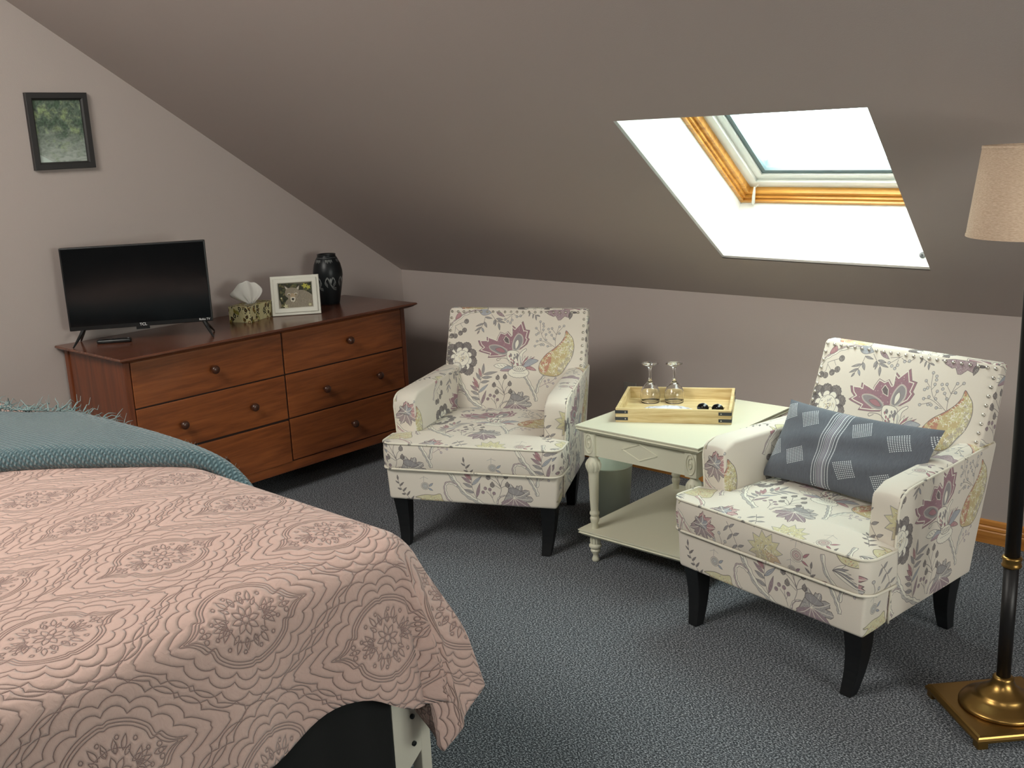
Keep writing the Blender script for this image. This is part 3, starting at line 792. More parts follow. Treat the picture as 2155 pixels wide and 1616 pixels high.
def armchair(label, pose, off):
    """off: shifts of the pattern (cushion front X, Y)"""
    root = thing('armchair', label, 'armchair', (pose[0], pose[1], 0), pose[2], 'floral armchairs')
    # base
    def dfm(x, y, z):
        yy = y + .29; zz = z + .2555
        h = hwf(yy, zz) - (.006 if yy > .14 else 0)
        bow = .003 * (1 - (x / .34) ** 2)
        return (x / .34 * h, yy - (bow if yy < .1 else 0), zz)
    def uvb(fc, p):
        if fc == 'front': return uvU(741 + (p[0] + .34) / U, 589 + (.228 - p[2]) / U)
        if fc in ('left', 'right'): return uvU((p[1] if fc == 'right' else -p[1]) / U - 100, 100 + (.585 - p[2]) / U)
        return uvU(p[0] / U, p[1] / U)
    V, F, UV = rbox(.34, .29, .0625, .012, 3, 10, 8, 3, dfm, uvb)
    mesh_obj('seat_base', V, F, M_FAB, root, True, UV)
    # T cushion
    ya = .118
    def chw(y):
        rr = .045
        h = .3585 if y < ya else .3585 + (.262 - .3585) * sstep(ya, ya + .012, y)
        if y < -.012 + rr:
            t = (rr - (y + .012)) / rr; h -= rr * (1 - math.sqrt(max(0, 1 - t * t)))
        return h
    ty = [-.274 + v for v in (0, .002, .005, .009, .015, .022, .03, .04, .05, .065, .08, .1, .118, .124, .13, .134, .139, .144, .15, .17)]
    ty += list(np.linspace(.19, .548, 14) - .274)
    def dfc(x, y, z):
        yy = y + .274 - .012; h = chw(yy); fx = x / .35; fz = z / .0535
        crown = .016 * (1 - fx ** 4) * (sstep(-.012, .12, yy)) * (1 - .5 * sstep(.4, .54, yy)) if fz > 0 else 0
        bul = .007 * (1 - fz * fz) * (1 - .3 * abs(fx))
        X = fx * (h + (.003 * (1 - fz * fz)))
        Y = yy - (bul if yy < .08 else 0)
        return (X, Y, .3735 + z + crown)
    def uvc(fc, p):
        if fc == 'front': return uvU(off[0] + (p[0] + .358) / U, off[1] + (.425 - p[2]) / U)
        if fc in ('left', 'right'): return uvU(p[1] / U + 300, off[1] + (.425 - p[2]) / U)
        return uvU((p[0] + .311) / U + off[2], off[3] + (.55 - p[1]) / U)
    V, F, UV = rbox(.35, .274, .0535, .012, 3, 14, 1, 3, dfc, uvc, ty=ty)
    cush = mesh_obj('seat_cushion', V, F, M_FAB, root, True, UV)
    path = []
    ys = list(np.linspace(.52, .135, 12)) + [.128, .122, .117, .1, .08, .06, .045, .03, .018, .008, 0, -.006, -.010, -.0118]
    R_ = [(chw(y) + .001, y) for y in ys]
    loop = R_ + [(-x, y) for x, y in reversed(R_)]
    for zz, nm in ((.4235, 'piping'), (.3215, 'piping')):
        MB().tube([(x, y - .002, zz + (.002 * (1 - (x / .35) ** 2))) for x, y in loop], .0042, 8, True).build(nm, M_FABP, cush, True)
    # arms
    for s in (-1, 1):
        def dfa(x, y, z, s=s):
            fy = (y + .235) / .47; fz = (z + .195) / .39
            top = .583 + .016 * fy
            yy0 = .125 + fy * (yrear(.197 + fz * .39) + .008 - .125)
            if yy0 < .185:
                t = (.185 - yy0) / .06; top -= .045 * (1 - math.sqrt(max(0, 1 - min(t, 1) ** 2)))
            zz = .197 + fz * (top - .197)
            outx = hwf(yy0, zz) + .002
            thick = .088 - .012 * fy
            fx = (x + .044) / .088
            X = outx - thick * (1 - fx)
            crown = .006 * (1 - (2 * fx - 1) ** 2) if fz > .95 else 0
            return (s * X, yy0, zz + crown)
        def uva(fc, p, s=s):
            if fc == 'right': return uvU((p[1] / U - 100) if s > 0 else (700 - p[1] / U), 100 + (.585 - p[2]) / U)
            if fc == 'left': return uvU((250 - p[1] / U) if s > 0 else (p[1] / U + 560), 60 + (.585 - p[2]) / U)
            if fc == 'front': return uvU((p[0] * 1 + .363) / U + (130 if s < 0 else -480), (650 if s < 0 else 640) + (.585 - p[2]) / U * .9)
            return uvU(p[0] / U + 300, p[1] / U + (100 if s < 0 else 300))
        V, F, UV = rbox(.044, .235, .195, .010, 3, 3, 12, 10, dfa, uva)
        if s < 0: F = [tuple(reversed(f)) for f in F]; UV = [list(reversed(u)) for u in UV]
        arm = mesh_obj('arm', V, F, M_FAB, root, True, UV)
        pp = []
        for fz in np.linspace(0, 1, 9)[:-1]:
            v = dfa(.044, -.235, -.195 + .39 * fz); pp.append((v[0] - s * .001, v[1] + .002, v[2]))
        for fy in (.0, .02, .045, .08, .12, .2, .35, .5, .65, .8, .9):
            v = dfa(.044, -.235 + .47 * fy, .195); pp.append((v[0] - s * .001, v[1] + (.002 if fy == 0 else 0), v[2] - .003))
        MB().tube(pp, .0036, 8).build('piping', M_FABP, arm, True)
    # back
    def dfb(x, y, z):
        zz = z + .517
        yf = yfront(zz); yr = yrear(zz) - .004
        if zz < .40: yf = .53
        f = (y + .05) / .10
        Y = yf + f * (yr - yf)
        puff = .007 * (1 - (x / .311) ** 4) * (1 - ((zz - .6) / .24) ** 4 if abs(zz - .6) < .24 else 0)
        if f < .5: Y -= max(0, puff)
        h = .311 if zz > .59 else min(.311, hwf(.6, zz) - .01)
        return (x / .311 * h, Y, zz)
    def uvk(fc, p):
        if fc == 'front': return uvU((p[0] + .311) / U, (.834 - p[2]) * 1.081 / U)
        if fc in ('left', 'right'): return uvU(p[1] / U + 400, (.834 - p[2]) / U + 300)
        if fc == 'top': return uvU(p[0] / U, p[1] / U + 200)
        return uvU(-p[0] / U, (.834 - p[2]) / U)
    V, F, UV = rbox(.311, .05, .317, .014, 3, 12, 2, 16, dfb, uvk)
    back = mesh_obj('backrest', V, F, M_FAB, root, True, UV)
    # nailheads: a row along the top and down both sides
    pos = [(-.297 + .594 * i / 22, .820) for i in range(23)]
    for s in (-1, 1): pos += [(s * .297, .820 - .0262 * i) for i in range(1, 9)]
    nail = None
    for (x, z) in pos:
        y = yfront(z) - .0025
        if nail is None:
            m = MB().lathe([(.0058, 0), (.0054, .0022), (.004, .0038), (.0018, .0047), (.0001, .005)], 12)
            nail = m.build('nailhead', M_NAIL, root, True)
            o = nail
        else:
            o = nail.copy(); COL.objects.link(o)
        o.location = (x, y, z); o.rotation_euler = (PI / 2 - .389, 0, 0)
    # legs
    for (tx_, ty_, bx, by, nm) in ((-.30, .04, -.287, .022, 0), (.30, .04, .287, .022, 0), (-.262, .545, -.243, .585, 1), (.262, .545, .243, .585, 1)):
        vs = []; fs = []; n = 8
        for i in range(n + 1):
            t = i / n; w = .030 - .0125 * t; k = t ** 1.6
            cx = tx_ + (bx - tx_) * k; cy = ty_ + (by - ty_) * k + (-.0 if nm else 0)
            z = .198 * (1 - t)
            cy += .010 * math.sin(PI * t) * (1 if nm == 0 else -1)
            vs += [(cx - w, cy - w, z), (cx + w, cy - w, z), (cx + w, cy + w, z), (cx - w, cy + w, z)]
        for i in range(n):
            for k in range(4): fs.append((i * 4 + k, (i + 1) * 4 + k, (i + 1) * 4 + (k + 1) % 4, i * 4 + (k + 1) % 4))
        fs += [(0, 1, 2, 3), (n * 4 + 3, n * 4 + 2, n * 4 + 1, n * 4)]
        o = mesh_obj('leg', vs, fs, M_LEG, root)
        bv = o.modifiers.new('bevel', 'BEVEL'); bv.width = .002; bv.segments = 2; bv.limit_method = 'ANGLE'
    return root
def piping_mat():
    m, nt, b = new_mat('fabric_piping')
    tc = nt.nodes.new('ShaderNodeTexCoord'); n = nt.nodes.new('ShaderNodeTexNoise'); n.inputs['Scale'].default_value = 30
    nt.links.new(tc.outputs['Object'], n.inputs['Vector'])
    cr = nt.nodes.new('ShaderNodeValToRGB'); e = cr.color_ramp.elements
    e[0].position = .32; e[0].color = (*srgb(120, 116, 112), 1); e[1].position = .38; e[1].color = (*srgb(222, 216, 200), 1)
    nt.links.new(n.outputs['Fac'], cr.inputs[0]); nt.links.new(cr.outputs[0], b.inputs['Base Color'])
    b.inputs['Roughness'].default_value = .9
    return m
M_FABP = piping_mat()
armchair('cream floral armchair with empty seat between dresser and white end table', (-2.673, 2.639, .432), (310, 440, 0, -40))
armchair('cream floral armchair holding the blue-grey pillow, beside the floor lamp', (-1.39, 2.557, -.189), (30, 662, 0, -40))
# ------------------------------------------------------------------ lumbar pillow
def paint_pillow():
    C = Canvas(520, 320, 3.0, srgb(98, 102, 110))
    # slubs across the cloth
    rng = np.random.RandomState(3); h, w = C.a.shape[:2]
    g = np.repeat(rng.rand(h // 50 + 2, w), 50, 0)[:h]; g2 = np.repeat(rng.rand(h // 24 + 2, w), 24, 0)[:h]
    C.a *= (1 + .30 * (g - .5) + .22 * (g2 - .5))[..., None].astype(np.float32)
    wh = srgb(222, 228, 230)
    def diamond(cx, cy):
        n = 10; a = 6.6
        for i in range(n):
            for j in range(n):
                u = (i - (n - 1) / 2) * a; v = (j - (n - 1) / 2) * a
                x = u * .866 + v * .42; y = -u * .42 + v * .90
                C.poly(circ((cx + x, cy + y), 1.9, 8), wh)
    for p in ((308, 66), (437, 88), (304, 238), (428, 250), (119, 64), (113, 224), (20, 50), (12, 209)): diamond(*p)
    # centre band
    for k, x in enumerate((192, 202, 242, 252)):
        for i in range(64): C.poly(circ((x, 2.5 + i * 5), 1.9, 8), wh)
    for x, ww, c in ((209, 1.6, wh), (215, 3.5, srgb(170, 166, 178)), (220, 1.4, wh), (225, 5, srgb(150, 148, 160)), (231, 3, wh), (236, 2, srgb(168, 166, 176))):
        C.line([(x, 0), (x, 320)], c, ww)
    return C.image('pillow_cloth')
M_PIL = img_mat('pillow_cloth', paint_pillow(), .9, (1, .0006), .1, .2, (700, 40, 1), 'UV')
def make_pillow():
    w, h, t = .56, .27, .105
    nx, ny = 56, 36; vs = []; fs = []; uv = []
    def P(u, v, s):
        # corners pulled out into ears, edges drawn in
        x = (u - .5) * w; y = (v - .5) * h
        ex = 1 - .055 * (1 - (2 * v - 1) ** 2); ey = 1 - .09 * (1 - (2 * u - 1) ** 2)
        a = max(0, 1 - abs(2 * u - 1) ** 2.6) ** .55; b = max(0, 1 - abs(2 * v - 1) ** 2.6) ** .55
        z = s * t / 2 * a * b
        z += s * .004 * math.sin(u * 13 + v * 5) * a * b + s * .003 * math.sin(v * 17 - u * 6) * a * b
        return (x * ex, y * ey, z)
    for s in (1, -1):
        b = len(vs)
        for j in range(ny + 1):
            for i in range(nx + 1): vs.append(P(i / nx, j / ny, s))
        for j in range(ny):
            for i in range(nx):
                q = [b + j * (nx + 1) + i, b + j * (nx + 1) + i + 1, b + (j + 1) * (nx + 1) + i + 1, b + (j + 1) * (nx + 1) + i]
                u = [(i / nx, j / ny), ((i + 1) / nx, j / ny), ((i + 1) / nx, (j + 1) / ny), (i / nx, (j + 1) / ny)]
                if s < 0: q.reverse(); u.reverse()
                fs.append(q); uv.append(u)
    o = mesh_obj('throw_pillow', vs, fs, M_PIL, None, True, uv)
    bpy.context.view_layer.update()
    return o
pil = make_pillow()
tag(pil, 'blue-grey lumbar pillow with white dotted diamonds and striped band in the armchair', 'pillow')
# local axes: x along the width, y up the pillow, z out of its face
BLc = Vector((-1.580, 2.905, .452)); BRc = Vector((-1.060, 2.785, .462)); TLc = Vector((-1.53, 3.045, .680))
ax = (BRc - BLc).normalized(); ay = (TLc - BLc); ay = (ay - ax * ay.dot(ax)).normalized(); az = ax.cross(ay)
mm = Matrix.Identity(4)
cpos = BLc + ax * .268 + ay * .128
for i in range(3): mm[i][0] = ax[i]; mm[i][1] = ay[i]; mm[i][2] = az[i]; mm[i][3] = cpos[i]
pil.matrix_world = mm

# ------------------------------------------------------------------ end table
def end_table():
    x0, x1, y0, y1 = -2.284, -1.764, 2.802, 3.432
    cx, cy = (x0 + x1) / 2, (y0 + y1) / 2
    root = thing('end_table', 'cream painted end table with turned legs and lower shelf between the armchairs', 'table', (cx, cy, 0))
    hx, hy = (x1 - x0) / 2, (y1 - y0) / 2
    def slab(zt, th, nm):
        m = MB()
        prof = [(0.0, 0), (0.0, -.004), (-.004, -.008), (-.004, -.010), (.0, -.013), (-.006, -.018), (-.012, -th)]
        vs = []; n = len(prof)
        for d, z in prof:
            for sx, sy in ((-1, -1), (1, -1), (1, 1), (-1, 1)): vs.append((sx * (hx + d), sy * (hy + d), zt + z))
        fs = [(0, 1, 2, 3)] + [(4 * (n - 1) + 3, 4 * (n - 1) + 2, 4 * (n - 1) + 1, 4 * (n - 1))]
        for i in range(n - 1):
            for k in range(4): fs.append((i * 4 + k, (i + 1) * 4 + k, (i + 1) * 4 + (k + 1) % 4, i * 4 + (k + 1) % 4))
        m.add(vs, fs); return m.build(nm, M_CREAM, root)
    slab(.530, .024, 'tabletop'); slab(.130, .024, 'shelf')
    ix, iy = hx - .045, hy - .045
    # apron with diamond moulding
    ap = MB()
    for s in (-1, 1):
        ap.box(-ix, ix, s * iy - .009 + s * .004, s * iy + .009 + s * .004, .415, .507)
        ap.box(s * ix - .009 + s * .004, s * ix + .009 + s * .004, -iy, iy, .415, .507)
    apo = ap.build('apron', M_CREAM, root)
    d = MB(); yy = -iy - .0135
    D = [(-.075, .462), (0, .492), (.075, .462), (0, .432)]
    for i in range(4):
        a = D[i]; b = D[(i + 1) % 4]; d.tube([(a[0], yy + .001, a[1]), (b[0], yy + .001, b[1])], .0034, 6)
    d.build('diamond_moulding', M_CREAM, apo)
    prof_up = [(.0125, .126), (.0125, .150), (.0155, .156), (.0175, .168), (.0165, .172), (.0135, .178), (.0185, .186), (.0185, .192), (.0145, .198), (.0145, .204), (.0165, .24), (.0195, .34), (.0205, .350), (.0215, .352), (.025, .366), (.0265, .378), (.024, .392), (.0145, .404), (.014, .410), (.021, .414), (.021, .416)]
    prof_lo = [(.001, 0), (.0125, .001), (.0145, .006), (.0125, .013), (.0095, .020), (.0105, .028), (.0175, .038), (.019, .043), (.0155, .049), (.024, .058), (.0235, .064), (.0175, .070), (.0175, .106)]
    for sx in (-1, 1):
        for sy in (-1, 1):
            m = MB(); c = (sx * ix, sy * iy, 0)
            m.lathe(prof_up, 28, c); m.lathe(prof_lo, 28, c)
            m.box(c[0] - .0235, c[0] + .0235, c[1] - .0235, c[1] + .0235, .414, .508, bev=.002)
            # fluted bulb
            for k in range(12):
                a = 2 * PI * k / 12
                m.tube([(c[0] + r * math.cos(a), c[1] + r * math.sin(a), z) for r, z in ((.020, .350), (.0245, .366), (.0262, .378), (.0235, .391))], [.002, .0042, .0045, .002], 6)
                m.tube([(c[0] + .0175 * math.cos(a), c[1] + .0175 * math.sin(a), z) for z in (.072, .104)], .0024, 6)
            lg = m.build('leg', M_CREAM, root, False)
            for p in lg.data.polygons: p.use_smooth = len(p.vertices) == 4
            md = lg.modifiers.new('es', 'EDGE_SPLIT'); md.split_angle = math.radians(40)
            # oval rosette on the front face of the leg block
            r = MB(); yy = c[1] - .0237
            el = [(c[0] + .0175 * math.cos(2 * PI * i / 28), yy, .461 + .036 * math.sin(2 * PI * i / 28)) for i in range(28)]
            r.tube(el, .0034, 6, True)
            sp = [(c[0] + (.012 - .0007 * i) * math.cos(i * .52 + 1), yy, .461 + (.025 - .0014 * i) * math.sin(i * .52 + 1)) for i in range(17)]
            r.tube(sp, .0036, 6)
            for k in range(10):
                a = 2 * PI * k / 10; r.tube([(c[0] + .013 * math.cos(a), yy + .001, .461 + .028 * math.sin(a)), (c[0] + .0155 * math.cos(a), yy + .001, .461 + .033 * math.sin(a))], .0018, 5)
            r.build('rosette', M_CREAM, lg, True)
    return root
end_table()

# ------------------------------------------------------------------ wooden tray
ANG = math.atan2(3.11 - 2.915, -1.82 + 2.185)
tray = thing('serving_tray', 'pale wooden tray with dark metal corner straps on the end table', 'tray', (-2.185, 2.915, .530), ANG)
TW, TD, TZ = .412, .335, .052
for (a, b, c, d) in ((0, TW, 0, .011), (0, TW, TD - .011, TD)):
    MB().box(a, b, c, d, 0, TZ, bev=.0015).build('side_board', M_TRAY, tray)
for (a, b) in ((0, .011), (TW - .011, TW)):
    MB().box(a, b, .011, TD - .011, 0, TZ - .0004, bev=.0015).build('end_board', M_TRAY, tray)
MB().box(.010, TW - .010, .010, TD - .010, .001, .008).build('tray_bottom', M_TRAY, tray)
for sx in (0, 1):
    for sy in (0, 1):
        for zz in (.0135, .0385):
            m = MB(); t_ = .0012; L = .045; z0, z1 = zz - .0058, zz + .0058
            yb = -t_ if sy == 0 else TD; ye = yb + t_
            xa = 0 - t_ if sx == 0 else TW - L; xb = xa + L + t_
            m.box(xa, xb, yb, ye, z0, z1)
            xo = -t_ if sx == 0 else TW
            ya_, yb_ = ((-t_, L) if sy == 0 else (TD - L, TD + t_))
            m.box(xo, xo + t_, ya_, yb_, z0, z1)
            st = m.build('corner_strap', M_IRON, tray)
            xs = (L - .009) if sx == 0 else (TW - L + .009)
            r = MB().tube([(xs, yb - (.0012 if sy == 0 else -.0012), zz), (xs, ye, zz)], .0024, 10); r.build('rivet', M_NAIL, st)

# ------------------------------------------------------------------ upside-down wine glasses
def wine_glass(label, loc):
    g = MB()
    outer = [(.0355, 0), (.0375, .012), (.0385, .026), (.036, .042), (.029, .058), (.018, .072), (.009, .080), (.0052, .090), (.0045, .105), (.0046, .122), (.0062, .134), (.012, .141), (.024, .1465), (.0315, .149), (.032, .1505), (.0305, .152), (.015, .1535), (.0005, .154)]
    inner = [(.0005, .0735), (.010, .0715), (.0175, .066), (.0275, .055), (.0345, .040), (.0370, .026), (.036, .012), (.034, .0004)]
    prof = inner + outer
    g.lathe(prof, 48, (0, 0, 0), cap=False)
    o = g.build('wine_glass', M_GLASS, None, True)
    o.location = loc
    return tag(o, label, 'glass', 'upside-down wine glasses on the tray')
wine_glass('clear wine glass upside down on the tray, nearer the left end board', (-2.228, 3.197, .5385))
wine_glass('clear wine glass upside down on the tray, nearer the tray middle', (-2.150, 3.245, .5385))

# doily, dark sunglasses
m = MB(); rnd = random.Random(2); N = 44; R0 = .062; vs = [(0, 0, .012)]; fs = []
for j in range(1, 9):
    for i in range(N):
        a = 2 * PI * i / N; r = R0 * j / 8 * (1 + (.05 * (i % 2) if j == 8 else 0))
        vs.append((r * 1.5 * math.cos(a), r * math.sin(a), .010 * (1 - (j / 8) ** 2) + .0012 + .0012 * math.sin(5 * a + j)))
for i in range(N): fs.append((0, 1 + i, 1 + (i + 1) % N))
for j in range(7):
    for i in range(N):
        a = 1 + j * N + i; b = 1 + j * N + (i + 1) % N
        if j in (3, 5) and i % 2: continue
        fs.append((a, a + N, b + N, b))
do = m.add(vs, fs).build('doily', plain('white_lace', srgb(214, 216, 226), .8, bump=(300, .0005, .8)), None, True)
do.location = (-2.10, 3.125, .5385); do.rotation_euler = (0, 0, ANG)
sm = do.modifiers.new('thick', 'SOLIDIFY'); sm.thickness = .0008; sm.offset = 1
tag(do, 'white lace doily spread on the tray beside the wine glasses', 'doily')
sg = thing('sunglasses', 'folded sunglasses with dark round lenses at the right end of the tray', 'sunglasses', (-1.945, 3.17, .5385), ANG - .15)
M_SILV = plain('silver_wire', srgb(170, 172, 170), .25, 1.0)
for s in (-1, 1):
    m = MB(); n = 20
    ring = [(s * .027 + .021 * math.cos(2 * PI * i / n), 0, .020 + .018 * math.sin(2 * PI * i / n)) for i in range(n)]
    vs = [(s * .027, -.006, .020)] + [(p[0], -.0015, p[2]) for p in ring] + [(s * .027, -.004, .020)]
    fs = [(0, 1 + (i + 1) % n, 1 + i) for i in range(n)] + [(n + 1, 1 + i, 1 + (i + 1) % n) for i in range(n)]
    m.add(vs, fs).build('lens', plain('dark_lens', srgb(12, 14, 16), .08), sg, True)
    MB().tube(ring, .0014, 6, True).build('rim', M_SILV, sg, True)
    MB().tube([(s * .048, 0, .024), (s * .049, .012, .022), (s * .03, .022 + .004 * s, .012), (-s * .035, .026 + .005 * s, .004)], .0015, 6).build('temple', M_BLACK, sg, True)
MB().tube([(-.007, 0, .024), (0, -.002, .027), (.007, 0, .024)], .0013, 6).build('bridge', M_SILV, sg, True)

# ------------------------------------------------------------------ waste bin
m = MB().lathe([(.001, 0), (.074, 0), (.077, .004), (.0945, .222), (.0965, .226), (.0945, .229), (.0925, .226), (.074, .010), (.001, .009)], 48)
b_ = m.build('waste_bin', M_BIN, None, True); b_.location = (-2.477, 3.256, .0)
md = b_.modifiers.new('es', 'EDGE_SPLIT'); md.split_angle = math.radians(50)
tag(b_, 'grey-green round plastic waste bin on the carpet behind the end table leg', 'bin')

# ------------------------------------------------------------------ floor lamp
def floor_lamp():
    root = thing('floor_lamp', 'black floor lamp with square brass foot and beige linen drum shade', 'lamp', (-.742, 2.658, 0), math.radians(-43))
    h = .14; m = MB()
    prof = [(0, .020), (0, .026), (-.004, .030), (-.006, .034), (-.012, .036)]
    vs = []; n = len(prof)
    for d, z in prof:
        for sx, sy in ((-1, -1), (1, -1), (1, 1), (-1, 1)): vs.append((sx * (h + d), sy * (h + d), z))
    fs = [(3, 2, 1, 0), tuple(4 * (n - 1) + k for k in range(4))]
    for i in range(n - 1):
        for k in range(4): fs.append((i * 4 + k, i * 4 + (k + 1) % 4, (i + 1) * 4 + (k + 1) % 4, (i + 1) * 4 + k))
    base = m.add(vs, fs).build('base_plate', M_BRASS, root)
    for sx in (-1, 1):
        for sy in (-1, 1):
            MB().box(sx * .122 - .014, sx * .122 + .014, sy * .122 - .014, sy * .122 + .014, 0, .021, bev=.003).build('foot', M_BRASS, base)
    MB().lathe([(.001, .036), (.104, .036), (.106, .041), (.102, .047), (.092, .052), (.075, .062), (.064, .067), (.063, .072), (.055, .078), (.042, .086), (.031, .098), (.026, .112), (.026, .118), (.021, .122), (.001, .123)], 56).build('dome', M_BRASS, root, True)
    MB().lathe([(.0175, .120), (.0185, .43)], 32).build('pole', M_BRONZE, root, True)
    MB().lathe([(.019, .428), (.0235, .430), (.025, .434), (.0225, .438), (.0225, .448), (.025, .452), (.0235, .456), (.019, .458)], 36).build('ring', M_BRASS, root, True)
    MB().lathe([(.0185, .456), (.0175, 1.16), (.014, 1.18), (.010, 1.19), (.010, 1.32)], 32).build('pole', M_BRONZE, root, True)
    MB().lathe([(.016, 1.21), (.020, 1.215), (.020, 1.27), (.010, 1.28)], 24).build('socket', M_BRASS, root, True)
    n = 64; m = MB()
    zb, zt, rb, rt = 1.272, 1.484, .154, .128
    m.lathe([(rb, zb), (rt, zt), (rt - .002, zt), (rb - .002, zb), (rb, zb)], n, cap=False)
    sh = m.build('lamp_shade', M_LINEN, root, True)
    MB().lathe([(rb + .001, zb), (rb + .0005, zb + .007)], n, cap=False).build('shade_trim', M_LINEN, sh, True)
    MB().lathe([(rt + .0015, zt - .006), (rt + .001, zt)], n, cap=False).build('shade_trim', M_LINEN, sh, True)
    s = MB()
    for k in range(3):
        a = 2 * PI * k / 3; s.tube([(.009 * math.cos(a), .009 * math.sin(a), zt - .02), ((rt - .002) * math.cos(a), (rt - .002) * math.sin(a), zt - .008)], .0016, 6)
    s.lathe([(.006, zt - .03), (.008, zt - .01), (.001, zt + .01)], 12); s.tube([(0, 0, 1.32), (0, 0, zt - .02)], .004, 8)
    s.build('shade_spider', M_BRASS, root, True)
def linen():
    m, nt, b = new_mat('beige_linen')
    tc = nt.nodes.new('ShaderNodeTexCoord'); mp = nt.nodes.new('ShaderNodeMapping'); mp.inputs['Scale'].default_value = (1, 1, 6)
    nt.links.new(tc.outputs['Object'], mp.inputs[0])
    n = nt.nodes.new('ShaderNodeTexNoise'); n.inputs['Scale'].default_value = 130; n.inputs['Detail'].default_value = 3
    nt.links.new(mp.outputs[0], n.inputs['Vector'])
    cr = nt.nodes.new('ShaderNodeValToRGB'); e = cr.color_ramp.elements
    e[0].position = .35; e[0].color = (*srgb(200, 172, 146), 1); e[1].position = .7; e[1].color = (*srgb(224, 202, 178), 1)
    nt.links.new(n.outputs['Fac'], cr.inputs[0]); nt.links.new(cr.outputs[0], b.inputs['Base Color'])
    b.inputs['Roughness'].default_value = .95
    bp = nt.nodes.new('ShaderNodeBump'); bp.inputs['Distance'].default_value = .0008
    nt.links.new(n.outputs['Fac'], bp.inputs['Height']); nt.links.new(bp.outputs[0], b.inputs['Normal'])
    return m
M_LINEN = linen()
floor_lamp()
# ------------------------------------------------------------------ dresser
def dresser():
    root = thing('dresser', 'cherry-stained six-drawer dresser against the left wall under the television', 'dresser', (-4.09, 2.645, 0))
    ox, oy = -4.09, 2.645
    X = lambda x: x - ox
    Yl = lambda y: y - oy
    xf = -3.835; y0, y1 = 1.905, 3.392
    m = MB()
    # top with a bevelled edge
    def ringp(d, z): return [(X(-4.352), Yl(1.872) + 0 - d, z), (X(-3.788) + d, Yl(1.872) - d, z), (X(-3.788) + d, Yl(3.44) + d, z), (X(-4.352), Yl(3.44) + d, z)]
    prof = [(0, .775), (.004, .772), (.004, .767), (-.004, .762), (-.012, .757), (-.03, .750)]
    vs = []
    for d, z in prof: vs += ringp(d - .004, z)
    n = len(prof); fs = [(0, 1, 2, 3), (4 * n - 1, 4 * n - 2, 4 * n - 3, 4 * n - 4)]
    for i in range(n - 1):
        for k in range(4): fs.append((i * 4 + k, (i + 1) * 4 + k, (i + 1) * 4 + (k + 1) % 4, i * 4 + (k + 1) % 4))
    m.add(vs, fs).build('top', M_CHERRY_T, root)
    # carcass
    m = MB(); xb = -4.345
    m.box(X(xb), X(xf) - .004, Yl(y0) + .006, Yl(y0) + .024, .10, .752)
    m.box(X(xb), X(xf) - .004, Yl(y1) - .024, Yl(y1) - .006, .10, .752)
    m.box(X(xb), X(xb) + .01, Yl(y0) + .02, Yl(y1) - .02, .10, .752)
    m.box(X(xb), X(xf) - .02, Yl(y0) + .02, Yl(y1) - .02, .10, .115)
    m.build('carcass', M_CHERRY_S, root)
    m = MB()
    m.box(X(xf) - .022, X(xf) - .006, Yl(y0) + .01, Yl(y1) - .01, .108, .752)
    m.build('face_frame', M_KNOBD, root)
    m = MB(); m.box(X(xf) - .02, X(xf) - .001, Yl(y0) + .01, Yl(y1) - .01, .106, .150, bev=.002); m.build('bottom_rail', M_CHERRY, root)
    for yy in (y0, y1 - .026):
        for xx in (xf - .03, xb):
            m = MB(); m.box(X(xx), X(xx) + .031, Yl(yy), Yl(yy) + .026, .0, .752, bev=.003); m.build('post', M_CHERRY_S, root)
    rows = [(.559, .747), (.3535, .553), (.154, .3475)]
    cols = [(1.934, 2.651), (2.659, 3.363)]
    kn = {(0, 0): [2.296], (0, 1): [3.026], (1, 0): [2.127, 2.470], (1, 1): [2.866, 3.19], (2, 0): [2.296], (2, 1): [3.014]}
    for r, (za, zb) in enumerate(rows):
        for c, (ya, yb) in enumerate(cols):
            V, F = rbox(.009, (yb - ya) / 2, (zb - za) / 2, .0025, 2)
            ctr = (X(xf) - .007, Yl((ya + yb) / 2), (za + zb) / 2)
            if (r, c) == (2, 0): ctr = (ctr[0] + .002, ctr[1], ctr[2] - .004)
            d = mesh_obj('drawer', V, F, M_CHERRY, root); d.location = ctr
            for ky in kn[(r, c)]:
                k = MB().lathe([(.008, 0), (.008, .010), (.012, .014), (.0175, .019), (.0185, .025), (.016, .031), (.009, .0345), (.001, .0355)], 24)
                k.xf(Matrix.Rotation(PI / 2, 4, 'Y'))
                o = k.build('knob', M_KNOB, d, True); o.location = (.0085, Yl(ky) - ctr[1], .0 - (.003 if r else 0))
M_KNOBD = plain('dark_gap', srgb(40, 20, 12), .6)
dresser()

ZT = .775
# ------------------------------------------------------------------ television
tvA = Vector((-4.27, 1.909)); tvB = Vector((-3.935, 2.385))
tv_ang = math.atan2(tvB.y - tvA.y, tvB.x - tvA.x); tvW = (tvB - tvA).length
tv = thing('television', 'black flat-screen television on angled feet on the dresser', 'television', (tvA.x, tvA.y, ZT), tv_ang)
z0, z1 = .062, .410
m = MB().box(0, tvW, 0, .028, z0, z1, bev=.004); m.box(.06, tvW - .06, .02, .055, z0 + .03, z1 - .09, bev=.01)
m.build('housing', M_BLACK, tv)
MB().box(.007, tvW - .007, -.0012, .001, z0 + .018, z1 - .007).build('screen', M_SCREEN, tv)
MB().prism([(tvW / 2 - .025, .0), (tvW / 2 + .03, .0), (tvW / 2 + .024, .02), (tvW / 2 - .019, .02)], z0 - .011, z0 + .002).build('sensor', M_BLACK, tv)
rotm = Matrix.Rotation(PI / 2, 4, 'X')
text_mesh('maker_lettering', 'TCL', .016, M_PRINTW, tv, Matrix.Translation((tvW / 2 + .005, -.0012, z0 + .009)) @ rotm)
